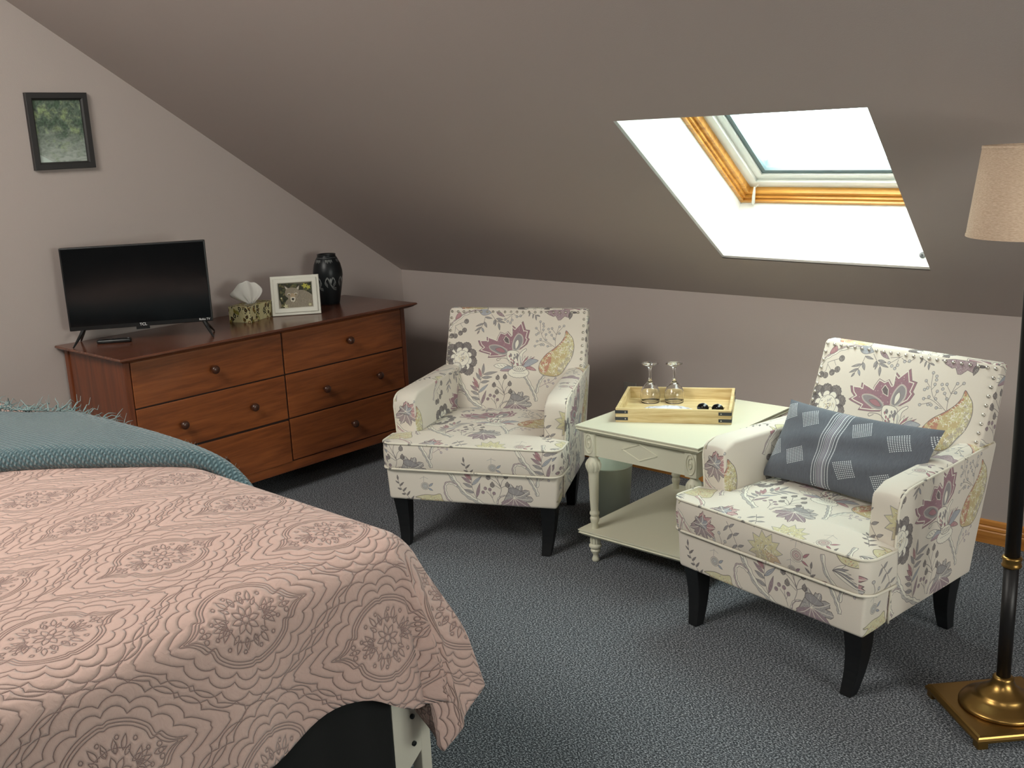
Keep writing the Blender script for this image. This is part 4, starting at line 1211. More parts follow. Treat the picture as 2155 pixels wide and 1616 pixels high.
text_mesh('corner_lettering', 'Roku TV', .0125, M_PRINTW, tv, Matrix.Translation((tvW - .034, -.0012, z0 + .011)) @ rotm)
for s, cx in ((-1, .055), (1, tvW - .04)):
    m = MB()
    for fy, dx in ((-.075, s * .038), (.085, s * .034)):
        m.tube([(cx, .014, z0 + .006), (cx + dx * .35, .014 + fy * .3, z0 * .7), (cx + dx, .014 + fy, .003)], [.009, .0075, .0035], 6)
    m.build('foot', M_BLACK, tv)
# remote
rm = thing('remote_control', 'slim black remote control lying on the dresser in front of the television', 'remote', (-4.178, 2.052, ZT), math.atan2(.118, .095))
MB().box(-.07, .07, -.018, .018, 0, .017, bev=.0075).build('body', M_BLACK, rm, True)
for i in range(5):
    MB().tube([(-.05 + .022 * i, 0, .0165), (-.05 + .022 * i, 0, .0182)], .005, 12).build('button', plain('dark_button', srgb(48, 48, 54), .5), rm)
MB().tube([(.058, 0, .0165), (.058, 0, .018)], .004, 10).build('button', plain('grey_button', srgb(140, 142, 150), .4), rm)

# ------------------------------------------------------------------ tissue box
def paint_tissue():
    C = Canvas(400, 160, 2.5, srgb(206, 198, 152)); rnd = random.Random(5)
    dk = srgb(36, 32, 26); br = srgb(124, 92, 44); gn = srgb(150, 146, 70)
    for i in range(26):
        p = (rnd.uniform(0, 400), rnd.uniform(0, 160)); t = rnd.uniform(.9, 2.3); L = rnd.uniform(34, 56)
        q = (p[0] + L * math.cos(t), p[1] - L * math.sin(t))
        C.line([p, (2 * p[0] - q[0] * 1.0, 2 * p[1] - q[1])], srgb(96, 92, 60), 1.6)
        C.poly(lens(p, q, 13), rnd.choice((dk, dk, br, gn)), dk, 1.5)
        C.poly(lens(((p[0] * .8 + q[0] * .2), p[1] * .8 + q[1] * .2), (p[0] * .3 + q[0] * .7, p[1] * .3 + q[1] * .7), 5), rnd.choice((br, srgb(206, 198, 152), gn)))
        C.poly(circ((p[0] + 12, p[1] + 8), 6), dk)
    return C.image('tissue_leaves')
M_TBOX = img_mat('tissue_box_card', paint_tissue(), .6)
tb_ang = math.radians(113)
tb = thing('tissue_box', 'leaf-patterned tissue box with a white tissue standing up from it', 'tissue box', (-4.148, 2.722, ZT), tb_ang)
def uvt(fc, p):
    if fc in ('front', 'back'): return (p[0] / .22 + .5, p[2] / .09)
    if fc in ('left', 'right'): return (p[1] / .22 + .9, p[2] / .09)
    return (p[0] / .22, p[1] / .1)
V, F, UV = rbox(.100, .058, .037, .0015, 1, 1, 1, 1, lambda x, y, z: (x, y, z + .037), uvt)
bx = mesh_obj('box', V, F, M_TBOX, tb, False, UV)
MB().box(-.075, -.04, -.0585, -.058, .006, .012).build('label_band', plain('label_tan', srgb(180, 160, 110), .6), bx)
n = 24; vs = [((.045 * math.cos(2 * PI * i / n)), .018 * math.sin(2 * PI * i / n), .0745) for i in range(n)]
mesh_obj('slot', vs, [tuple(range(n))], plain('slot_film', srgb(190, 188, 180), .3), tb)
# the tissue: a crumpled fan of cloth
vs = []; fs = []; nu, nv = 30, 18
for j in range(nv + 1):
    v = j / nv
    for i in range(nu + 1):
        u = i / nu * 2 - 1
        wdt = .012 + .064 * math.sin(min(1, v * 1.35) * PI / 2) * (1 - .35 * (max(0, v - .6) / .4) ** 2)
        x = u * wdt - .034 * v + .014 * v * v
        y = .008 * math.sin(u * 4 + v * 2) * (.4 + .8 * v) + .007 * math.sin(u * 11) * (1 - v * .5) + .02 * v * v * u
        z = .073 + .104 * v * (1 - (.30 if u < .1 else .16) * abs(u - .1) ** 2.0) + .002 * math.sin(9 * u)
        vs.append((x, y, z))
for j in range(nv):
    for i in range(nu):
        a = j * (nu + 1) + i; fs.append((a, a + 1, a + nu + 2, a + nu + 1))
ti = mesh_obj('tissue', vs, fs, plain('tissue_paper', srgb(225, 222, 216), .95, bump=(60, .003, .6)), tb, True)
sd = ti.modifiers.new('thick', 'SOLIDIFY'); sd.thickness = .0006
ti.rotation_euler = (0, 0, math.radians(-62))

# ------------------------------------------------------------------ white photo frame with an animal photo
def paint_coyote():
    C = Canvas(260, 200, 2.4, srgb(52, 54, 40)); rnd = random.Random(8)
    for i in range(60):
        p = (rnd.uniform(0, 260), rnd.uniform(0, 200)); t = rnd.uniform(0, 6.28)
        C.poly(lens(p, (p[0] + 30 * math.cos(t), p[1] + 30 * math.sin(t)), 8), rnd.choice((srgb(80, 84, 54), srgb(40, 42, 34), srgb(104, 98, 66))), al=.8)
    fur = srgb(140, 130, 114); dkf = srgb(74, 66, 56); ltf = srgb(196, 188, 170)
    C.poly(crv([(120, 70), (180, 60), (235, 85), (262, 120), (262, 200), (60, 200), (50, 150), (90, 110)], 5, True), fur, mottle=.4)
    C.poly([(40, 6), (56, 62), (92, 46)], dkf); C.poly([(50, 22), (62, 56), (82, 46)], ltf, mottle=.4)
    C.poly([(170, 8), (128, 46), (158, 68)], dkf); C.poly([(162, 24), (136, 48), (154, 60)], ltf, mottle=.4)
    C.poly(crv([(60, 50), (105, 36), (150, 52), (162, 90), (140, 120), (122, 150), (105, 156), (90, 146), (72, 120), (50, 95)], 5, True), fur, dkf, 1.5, mottle=.3)
    C.poly(crv([(92, 90), (108, 84), (124, 90), (126, 130), (108, 150), (92, 132)], 5, True), srgb(166, 146, 118), mottle=.2)
    C.poly(crv([(90, 118), (108, 112), (126, 118), (122, 146), (107, 154), (93, 146)], 5, True), ltf)
    C.poly(crv([(98, 126), (108, 122), (118, 126), (114, 136), (108, 139), (102, 136)], 4, True), srgb(28, 26, 26))
    C.line([(108, 138), (108, 148), (98, 150)], srgb(50, 44, 40), 2)
    for x in (80, 132): C.poly(circ((x, 88), 13, 12, 9), ltf, mottle=.3); C.poly(circ((x, 92), 8, 12, 5), srgb(30, 26, 20)); C.poly(circ((x, 92), 3.6, 10), srgb(176, 150, 84))
    for i in range(160):
        p = (rnd.uniform(60, 258), rnd.uniform(60, 198)); t = rnd.uniform(1.2, 2.0)
        C.line([p, (p[0] + 9 * math.cos(t), p[1] + 9 * math.sin(t))], rnd.choice((ltf, dkf, fur)), 1.4, .5)
    for (c, r) in (((205, 28), 26), ((232, 40), 22), ((20, 118), 10), ((236, 180), 16), ((50, 184), 22)):
        pts = [(c[0] + r * (1 if i % 2 else .5) * math.cos(i * PI / 5), c[1] + r * (1 if i % 2 else .5) * math.sin(i * PI / 5)) for i in range(10)]
        C.poly(pts, srgb(168, 164, 74) if c[1] < 100 else srgb(188, 182, 150), srgb(120, 116, 50), 1.2)
    return C.image('coyote_photo')
pf = thing('photo_frame', 'white standing photo frame with a coyote photo beside the black vase', 'photo frame', (-4.112, 2.812, ZT), math.atan2(.178, .142))
pfin = Matrix.Rotation(-math.radians(12), 4, 'X')
FW, FH = .226, .186
def frame_mesh(w, h, bw, prof):
    """profile: (inset, depth) pairs swept round a rectangle in xz"""
    m = MB(); vs = []; n = len(prof)
    for ins, d in prof:
        vs += [(ins, d, ins), (w - ins, d, ins), (w - ins, d, h - ins), (ins, d, h - ins)]
    fs = []
    for i in range(n):
        j = (i + 1) % n
        for k in range(4): fs.append((i * 4 + k, i * 4 + (k + 1) % 4, j * 4 + (k + 1) % 4, j * 4 + k))
    m.add(vs, fs); return m
fm_ = frame_mesh(FW, FH, .035, [(0, 0), (0, -.012), (.003, -.014), (.011, -.014), (.012, -.019), (.015, -.021), (.031, -.021), (.034, -.018), (.036, -.008), (.036, 0)])
fm_.xf(pfin).build('frame', plain('white_distressed', srgb(212, 210, 198), .6, bump=(120, .0005, .6)), pf)
ph = MB().box(.034, FW - .034, -.009, -.005, .034, FH - .034).xf(pfin)
uvq = mesh_obj('photo', [tuple(pfin @ Vector(v)) for v in ((.034, -.0095, .034), (FW - .034, -.0095, .034), (FW - .034, -.0095, FH - .034), (.034, -.0095, FH - .034))], [(0, 1, 2, 3)], img_mat('coyote_print', paint_coyote(), .25), pf, False, [[(0, 0), (1, 0), (1, 1), (0, 1)]])
MB().box(.01, FW - .01, -.005, -.001, .01, FH - .01).xf(pfin).build('backing', M_BLACK, pf)
MB().add([(FW / 2 - .02, .0, .012), (FW / 2 + .02, 0, .012), (FW / 2 + .02, .03, .14), (FW / 2 - .02, .03, .14), (FW / 2 - .02, .085, .0), (FW / 2 + .02, .085, .0), (FW / 2 + .02, .088, .002), (FW / 2 - .02, .088, .002)], [(3, 2, 5, 4), (2, 3, 7, 6), (4, 5, 6, 7)]).build('easel', M_BLACK, pf)

# ------------------------------------------------------------------ vase
def paint_vase():
    C = Canvas(600, 300, 2.4, srgb(24, 27, 29)); g = srgb(150, 152, 150)
    for k in range(6):
        x = 100 * k + 50
        for s in (-1, 1):
            for j in range(3):
                C.line(crv([(x + s * 4, 150 + 10 * j), (x + s * 18, 130 + 4 * j), (x + s * (32 + 3 * j), 150 + 8 * j), (x + s * 20, 176 + 7 * j)], 5), g, 2.0, .85)
        C.poly(lens((x, 134), (x + 4, 172), 6), g, al=.7)
        for j in range(3): C.line(crv([(x, 168 + 4 * j), (x + 20, 190 + 6 * j), (x + 44, 196 + 7 * j)], 5), g, 1.8, .85)
        for j in range(5): C.poly(lens((x - 24 + 12 * j, 24), (x - 18 + 12 * j, 44 + 5 * (j % 2)), 4), g, al=.65)
    C.line([(0, 16), (600, 16)], g, 1.6, .6)
    return C.image('carved_vase')
va = thing('vase', 'black carved barrel-shaped vase at the right end of the dresser', 'vase', (-4.178, 3.205, ZT))
prof = [(.046, 0), (.049, .004), (.050, .010), (.058, .05), (.068, .10), (.0735, .145), (.073, .165), (.066, .20), (.055, .225), (.047, .238), (.045, .243), (.046, .247)]
N = 48; vs = []; fs = []; uv = []
for r, z in prof:
    for k in range(N): vs.append((r * math.cos(2 * PI * k / N), r * math.sin(2 * PI * k / N), z))
for i in range(len(prof) - 1):
    for k in range(N):
        k2 = (k + 1) % N; fs.append((i * N + k, i * N + k2, (i + 1) * N + k2, (i + 1) * N + k))
        a, b = prof[i][1] / .247, prof[i + 1][1] / .247
        uv.append([(k / N, a), ((k + 1) / N, a), ((k + 1) / N, b), (k / N, b)])
mesh_obj('body', vs, fs, img_mat('vase_glaze', paint_vase(), .35), va, True, uv)
MB().lathe([(.046, .247), (.047, .249), (.045, .251), (.041, .249), (.040, .23), (.05, .15), (.04, .02), (.001, .01)], 48, cap=False).build('rim', plain('black_glaze', srgb(24, 27, 29), .3), va, True)
MB().lathe([(.001, 0), (.046, 0)], 40, cap=False).build('foot', M_BLACK, va)

# ------------------------------------------------------------------ framed picture on the left wall
def forest():
    m, nt, b = new_mat('woodland_print')
    tc = nt.nodes.new('ShaderNodeTexCoord')
    def nz(sc, det, dist=0, off=(0, 0, 0), s3=(1, 1, 1)):
        mp = nt.nodes.new('ShaderNodeMapping'); mp.inputs['Location'].default_value = off; mp.inputs['Scale'].default_value = s3
        nt.links.new(tc.outputs['Object'], mp.inputs[0])
        n = nt.nodes.new('ShaderNodeTexNoise'); n.inputs['Scale'].default_value = sc; n.inputs['Detail'].default_value = det; n.inputs['Distortion'].default_value = dist
        nt.links.new(mp.outputs[0], n.inputs['Vector']); return n
    a = nz(24, 6, .5, (3, 1, 2)); c = nz(110, 4, .5)
    cr = nt.nodes.new('ShaderNodeValToRGB'); e = cr.color_ramp.elements
    e[0].position = .42; e[0].color = (*srgb(78, 96, 82), 1); e[1].position = .66; e[1].color = (*srgb(138, 154, 116), 1)
    k = e.new(.52); k.color = (*srgb(104, 116, 106), 1)
    nt.links.new(a.outputs['Fac'], cr.inputs[0])
    cr2 = nt.nodes.new('ShaderNodeValToRGB'); e = cr2.color_ramp.elements
    e[0].position = .35; e[0].color = (.7, .7, .7, 1); e[1].position = .7; e[1].color = (1.5, 1.55, 1.4, 1)
    nt.links.new(c.outputs['Fac'], cr2.inputs[0])
    mx = nt.nodes.new('ShaderNodeMix'); mx.data_type = 'RGBA'; mx.blend_type = 'MULTIPLY'; mx.inputs[0].default_value = 1
    nt.links.new(cr.outputs[0], mx.inputs[6]); nt.links.new(cr2.outputs[0], mx.inputs[7])
    # paler water and rocks near the foot of the print
    sp = nt.nodes.new('ShaderNodeSeparateXYZ'); nt.links.new(tc.outputs['Object'], sp.inputs[0])
    r = nz(26, 4, 1.0, (7, 0, 0), (1, 1, 2))
    ma = nt.nodes.new('ShaderNodeMath'); ma.operation = 'MULTIPLY_ADD'; ma.inputs[1].default_value = -5.5; ma.inputs[2].default_value = 1.25
    nt.links.new(sp.outputs['Z'], ma.inputs[0])
    mb = nt.nodes.new('ShaderNodeMath'); mb.operation = 'MULTIPLY'; nt.links.new(ma.outputs[0], mb.inputs[0]); nt.links.new(r.outputs['Fac'], mb.inputs[1])
    mr = nt.nodes.new('ShaderNodeMapRange'); mr.inputs['From Min'].default_value = .15; mr.inputs['From Max'].default_value = .6; nt.links.new(mb.outputs[0], mr.inputs[0])
    m2 = nt.nodes.new('ShaderNodeMix'); m2.data_type = 'RGBA'; nt.links.new(mr.outputs[0], m2.inputs[0])
    nt.links.new(mx.outputs[2], m2.inputs[6]); m2.inputs[7].default_value = (*srgb(176, 184, 176), 1)
    nt.links.new(m2.outputs[2], b.inputs['Base Color']); b.inputs['Roughness'].default_value = .3
    return m
wpct = thing('wall_picture', 'woodland picture in a dark frame hanging on the left wall', 'picture', (XL, 1.897, 1.502), 0)
rot = Matrix.Rotation(PI / 2, 4, 'Z')
PW, PH = .258, .308
frame_mesh(PW, PH, .03, [(0, 0), (0, -.018), (.002, -.020), (.022, -.020), (.028, -.014), (.030, -.008), (.030, 0)]).xf(rot).build('frame', plain('dark_frame', srgb(44, 42, 42), .45), wpct)
q = [tuple(rot @ Vector(v)) for v in ((.029, -.007, .029), (PW - .029, -.007, .029), (PW - .029, -.007, PH - .029), (.029, -.007, PH - .029))]
mesh_obj('print', q, [(0, 1, 2, 3)], forest(), wpct)
q = [tuple(rot @ Vector(v)) for v in ((.031, -.0074, .031), (.082, -.0074, .031), (.031, -.0074, .062))]  # bright glass reflection, painted as a pale triangle over the print
mesh_obj('painted_reflection', q, [(0, 1, 2)], plain('pale_reflection', srgb(196, 210, 202), .5), wpct)
# ------------------------------------------------------------------ bed
XS, YS, ZB, RB = -1.765, 1.41, .700, .095     # where the quilt starts to bend; height of the top
THM = math.radians(81)
def prof(r):
    if r <= 0: return 0.0, 0.0
    a = RB * THM
    if r < a: return RB * math.sin(r / RB), RB * (1 - math.cos(r / RB))
    e = r - a
    return RB * math.sin(THM) + e * math.cos(THM), RB * (1 - math.cos(THM)) + e * math.sin(THM)
CT = [(0, -1.632, 1.405), (10, -1.596, 1.464), (24, -1.700, 1.432), (40, -1.622, 1.425), (53, -1.600, 1.485), (68, -1.598, 1.568), (80, -1.66, 1.585), (90, -1.765, 1.56)]
def ctrl(ph):
    for i in range(len(CT) - 1):
        if ph <= CT[i + 1][0] + 1e-9:
            a, b = CT[i], CT[i + 1]; t = sstep(0, 1, (ph - a[0]) / (b[0] - a[0]))
            return a[1] + (b[1] - a[1]) * t, a[2] + (b[2] - a[2]) * t
    return CT[-1][1], CT[-1][2]
def bedsurf(u, v):
    """cloth point (u, v) lying over the bed -> place in the room"""
    s = max(0, u - XS); t = max(0, v - YS)
    soft = .010 * math.sin(u * 4.1 + 1) * math.sin(v * 3.7) + .004 * math.sin(u * 11 + v * 7)
    if s <= 0 and t <= 0:
        ed = min(1, min(XS - u, YS - v) / .25)
        return Vector((u, v, ZB + soft * ed - .012 * (1 - ed) ** 2))
    if t <= 0:
        h, d = prof(s); w = sstep(.1, .36, s)
        end = ctrl(0)[0] - XS
        h = h + w * ((end - .127) + .014 * math.sin(v * 9.5 + .4) + .010 * math.sin(v * 21))
        return Vector((XS + h, v, ZB - .012 - d))
    if s <= 0:
        h, d = prof(t); w = sstep(.1, .36, t)
        h = h + w * .012 * math.sin(u * 10)
        return Vector((u, YS + h, ZB - .012 - d))
    r = math.hypot(s, t); ph = math.degrees(math.atan2(t, s)); h, d = prof(r)
    w = sstep(.05, .34, r); a = math.radians(ph)
    bx, by = XS + h * math.cos(a), YS + h * math.sin(a)
    cx, cy = ctrl(ph)
    k = min(1.15, max(0, (h / .135)))
    px, py = XS + (cx - XS) * k, YS + (cy - YS) * k
    fix = .014 * math.sin(YS * 9.5 + .4) + .010 * math.sin(YS * 21) if ph < 15 else 0
    return Vector((bx + (px - bx) * w + w * fix * (1 - ph / 15), by + (py - by) * w, ZB - .012 - d))

bed = thing('bed', 'bed with black skirt and cream metal corner post under the pink quilt', 'bed', (-3.0, .76, 0))
def L(x, y): return (x + 3.0, y - .76)
BX0, BX1, BY0, BY1 = -4.02, -1.735, .02, 1.475
def bbox(x0, x1, y0, y1, z0, z1, nm, mat, bev=.01, par=None):
    a = L(x0, y0); b = L(x1, y1)
    return MB().box(a[0], b[0], a[1], b[1], z0, z1, bev=bev).build(nm, mat, par or bed, True)
bbox(BX0, BX1, BY0, BY1, .40, ZB - .035, 'mattress', M_MATT, .05)
bbox(BX0, BX1 + .02, BY0 + .01, BY1 - .01, .28, .40, 'box_spring', M_SKIRT, .01)
# hanging skirt with soft pleats round the foot
vs = []; fs = []; pts = []
for i in range(150):
    y = BY0 + (1.375 - BY0) * i / 149; pts.append((-1.702 + .004 * math.sin(y * 46), y))
for j, z in enumerate((.46, .30, .15, .015)):
    for (x, y) in pts: vs.append((*L(x + .004 * j, y), z))
n = len(pts)
for j in range(3):
    for i in range(n - 1): fs.append((j * n + i, (j + 1) * n + i, (j + 1) * n + i + 1, j * n + i + 1))
sk = mesh_obj('bed_skirt', vs, fs, M_SKIRT, bed, True); sm = sk.modifiers.new('thick', 'SOLIDIFY'); sm.thickness = .004
for (x, y) in ((-1.725, 1.487), (-1.725, .03), (-3.98, 1.487), (-3.98, .03)):
    bbox(x - .018, x + .018, y - .016, y + .016, 0, .42, 'leg', M_BEDW, .003)
br = MB()
poly = [(1.385, .46), (1.469, .46), (1.469, .122), (1.385, .055)]
vs = [(*L(-1.709, y), z) for y, z in poly] + [(*L(-1.704, y), z) for y, z in poly]
fs = [(3, 2, 1, 0), (4, 5, 6, 7)] + [(i, (i + 1) % 4, (i + 1) % 4 + 4, i + 4) for i in range(4)]
bk = mesh_obj('corner_bracket', vs, fs, M_BEDW, bed)
for z in (.222, .150):
    a = L(-1.706, 1.445)
    MB().tube([(a[0], a[1], z), (a[0] + .006, a[1], z)], .0065, 14).build('bolt', M_BLACK, bk, True)
bbox(BX0, BX1 + .01, BY1 - .012, BY1 + .006, .20, .30, 'side_rail', M_BEDW, .003)
bbox(BX0, BX1 + .01, BY0 - .006, BY0 + .012, .20, .30, 'side_rail', M_BEDW, .003)

# ---- quilt stitching, 0.32 m x 0.63 m repeat
QU, QV = .322, .640
def paint_quilt():
    K = 2.6                                   # pixels per mm
    w, h = int(QU * 1000), int(QV * 1000)
    C = Canvas(w, h, K, (0, 0, 0))
    Dm = np.full((C.H, C.W), 400.0, np.float32); St = np.zeros((C.H, C.W), np.float32)
    def line(pts, closed=False):
        pts = [np.asarray(p, float) for p in pts]
        if closed: pts = pts + [pts[0]]
        d = 0.0
        for i in range(len(pts) - 1):
            a = pts[i]; b = pts[i + 1]
            if np.hypot(*(b - a)) < 1e-6: continue
            x0, y0, D, _ = C._dist([a, b], False, 9 * K)
            ix = np.ix_(np.arange(y0, y0 + D.shape[0]) % C.H, np.arange(x0, x0 + D.shape[1]) % C.W)
            Dm[ix] = np.minimum(Dm[ix], D / K)
        # dashes of thread
        P = np.array(pts); seg = np.hypot(*(np.diff(P, axis=0).T)); cum = np.concatenate([[0], np.cumsum(seg)])
        t = 0.0
        while t < cum[-1]:
            q = [np.array((np.interp(t + k, cum, P[:, 0]), np.interp(t + k, cum, P[:, 1]))) for k in (0, 1.0, 2.0)]
            x0, y0, D, _ = C._dist(q, False, 2 * K)
            ix = np.ix_(np.arange(y0, y0 + D.shape[0]) % C.H, np.arange(x0, x0 + D.shape[1]) % C.W)
            St[ix] = np.maximum(St[ix], np.clip(1.3 - D / K * 1.3, 0, 1))
            t += 3.6
    def ogee(cx, cy, sx, sy, notch=.1):
        """pointed at the ends, round at the sides with small notches"""
        q = []
        base = [(0, -1.08), (.07, -.94), (.2, -.82), (.34, -.75), (.36, -.66), (.6, -.6), (.86, -.38), (1.0, -.1), (.97, .0)]
        right = base + [(x, -y) for x, y in reversed(base[:-1])]
        q = right + [(-x, y) for x, y in reversed(right[1:-1])]
        return [(cx + sx * x, cy + sy * y) for x, y in q]
    def scallop(cx, cy, sx, sy, n, amp):
        """a cloud-edged ogee"""
        b_ = [(0, -1.04), (.13, -.90), (.34, -.76), (.60, -.58), (.83, -.35), (.97, -.12)]
        r_ = b_ + [(x, -y) for x, y in reversed(b_)]
        q_ = r_ + [(-x, y) for x, y in reversed(r_[1:-1])]
        P = np.array(crv([(cx + sx * x, cy + sy * y) for x, y in q_], 6, True)); P = np.vstack([P, P[:1]])
        seg = np.hypot(*(np.diff(P, axis=0).T)); cum = np.concatenate([[0], np.cumsum(seg)]); out = []
        for i in range(n):
            for k in range(7):
                t = (i + k / 7) / n * cum[-1]
                p = np.array((np.interp(t, cum, P[:, 0]), np.interp(t, cum, P[:, 1])))
                d = p - np.array((cx, cy)); d = d / (np.hypot(*d) + 1e-9)
                out.append(p + d * amp * math.sin(PI * k / 7) ** .7)
        return out
    for (cx, cy) in ((w / 2, h / 4), (0, h * 3 / 4)):
        for g in (0, 6, 12): line(crv(ogee(cx, cy, 92 - g, 136 - g * 1.5), 4, True), True)
        line(scallop(cx, cy, 103, 158, 16, 14), True)
        line(scallop(cx, cy, 121, 188, 16, 14), True)
        line(scallop(cx, cy, 140, 226, 18, 15), True)
        line(scallop(cx, cy, 154, 262, 20, 12), True)
        for k in range(12):
            a = 2 * PI * (k + .5) / 12
            line(lens((cx + 34 * math.cos(a), cy + 36 * math.sin(a)), (cx + 52 * math.cos(a), cy + 56 * math.sin(a)), 4), True)
            line(circ((cx + 61 * math.cos(a), cy + 72 * math.sin(a)), 4, 7), True)
        # medallion filling
        for k in range(8):
            a = 2 * PI * k / 8
            line(lens((cx + 8 * math.cos(a), cy + 8 * math.sin(a)), (cx + 30 * math.cos(a), cy + 30 * math.sin(a)), 6), True)
        line(circ((cx, cy), 7, 12), True)
        for s in (-1, 1):
            line(crv([(cx - 30, cy + s * 34), (cx - 10, cy + s * 40), (cx, cy + s * 56), (cx + 10, cy + s * 40), (cx + 30, cy + s * 34)], 5))
            for k in range(5):
                a = s * PI / 2 + (k - 2) * .5
                line(lens((cx, cy + s * 42), (cx + 30 * math.cos(a), cy + s * 42 + 30 * math.sin(a)), 6), True)
            for k in range(3): line(circ((cx + (k - 1) * 12, cy + s * 92), 5, 9), True)
            line(lens((cx, cy + s * 78), (cx, cy + s * 104), 5), True)
            for k in range(4):
                line(lens((cx + s * 34, cy - 24 + 16 * k), (cx + s * 58, cy - 36 + 24 * k), 5), True)
            line(crv([(cx + s * 34, cy - 34), (cx + s * 44, cy), (cx + s * 34, cy + 34)], 5))
    H = 1 - np.exp(-(Dm / 2.6))
    rng = np.random.RandomState(1)
    C.a[..., 0] = H; C.a[..., 1] = St * np.exp(-(Dm / 1.2)); C.a[..., 2] = H
    return C.image('quilt_stitching', True)
def quilt_mat():
    m, nt, b = new_mat('pink_quilt')
    uv = nt.nodes.new('ShaderNodeTexCoord')
    t = nt.nodes.new('ShaderNodeTexImage'); t.image = paint_quilt(); t.interpolation = 'Linear'
    mp = nt.nodes.new('ShaderNodeMapping'); mp.inputs['Scale'].default_value = (1 / QU, 1 / QV, 1)
    nt.links.new(uv.outputs['UV'], mp.inputs[0]); nt.links.new(mp.outputs[0], t.inputs[0])
    sep = nt.nodes.new('ShaderNodeSeparateColor'); nt.links.new(t.outputs[0], sep.inputs[0])
    # small wrinkles between the stitches
    n = nt.nodes.new('ShaderNodeTexNoise'); n.inputs['Scale'].default_value = 42; n.inputs['Detail'].default_value = 3; n.inputs['Distortion'].default_value = .8
    nt.links.new(uv.outputs['UV'], n.inputs['Vector'])
    ad = nt.nodes.new('ShaderNodeMath'); ad.operation = 'MULTIPLY_ADD'; ad.inputs[1].default_value = .75
    nt.links.new(n.outputs['Fac'], ad.inputs[0]); nt.links.new(sep.outputs[0], ad.inputs[2])
    st = nt.nodes.new('ShaderNodeMath'); st.operation = 'MULTIPLY_ADD'; st.inputs[1].default_value = -.35
    nt.links.new(sep.outputs[1], st.inputs[0]); nt.links.new(ad.outputs[0], st.inputs[2])
    bp = nt.nodes.new('ShaderNodeBump'); bp.inputs['Distance'].default_value = .0052; bp.inputs['Strength'].default_value = .85
    nt.links.new(st.outputs[0], bp.inputs['Height']); nt.links.new(bp.outputs[0], b.inputs['Normal'])
    mx = nt.nodes.new('ShaderNodeMix'); mx.data_type = 'RGBA'
    nt.links.new(sep.outputs[1], mx.inputs[0])
    mx.inputs[6].default_value = (*srgb(206, 172, 161), 1); mx.inputs[7].default_value = (*srgb(160, 118, 114), 1)
    nt.links.new(mx.outputs[2], b.inputs['Base Color'])
    b.inputs['Roughness'].default_value = .8; b.inputs['Sheen Weight'].default_value = .25; b.inputs['Specular IOR Level'].default_value = .25
    return m
def hem(v):
    return .392 + .060 * sstep(1.25, 1.41, v) - .045 * math.exp(-((v - 1.2) / .11) ** 2) + .012 * math.sin(v * 7)
def quilt():
    us = list(np.linspace(-4.0, XS, 60)); NS = 44; NT = 48; TM = .43
    vsx = list(np.linspace(.0, YS, 70))
    cols = [(u, None) for u in us] + [(None, (i + 1) / NS) for i in range(NS)]
    rows = list(vsx) + [YS + TM * (j + 1) / NT for j in range(NT)]
    V = []; UVp = []
    for v in rows:
        for (u, f) in cols:
            uu = u if u is not None else XS + f * hem(min(v, YS))
            vv = v
            if f is not None and v > YS:          # rounded cloth corner
                g = (v - YS) / TM
                uu = XS + (uu - XS) * (1 - .07 * g * g); vv = YS + (v - YS) * (1 - .07 * f * f)
            V.append(bedsurf(uu, vv)); UVp.append((uu + 2.475 + QU / 2, vv - 1.02 + QV / 4))
    nc = len(cols); F = []; UV = []
    for j in range(len(rows) - 1):
        for i in range(nc - 1):
            q = (j * nc + i, j * nc + i + 1, (j + 1) * nc + i + 1, (j + 1) * nc + i)
            F.append(q); UV.append([UVp[k] for k in q])
    o = mesh_obj('quilt', V, F, quilt_mat(), None, True, UV)
    s = o.modifiers.new('thick', 'SOLIDIFY'); s.thickness = .006; s.offset = -1
    return tag(o, 'dusty pink quilted bedspread with medallion stitching draped over the bed', 'quilt')
quilt()

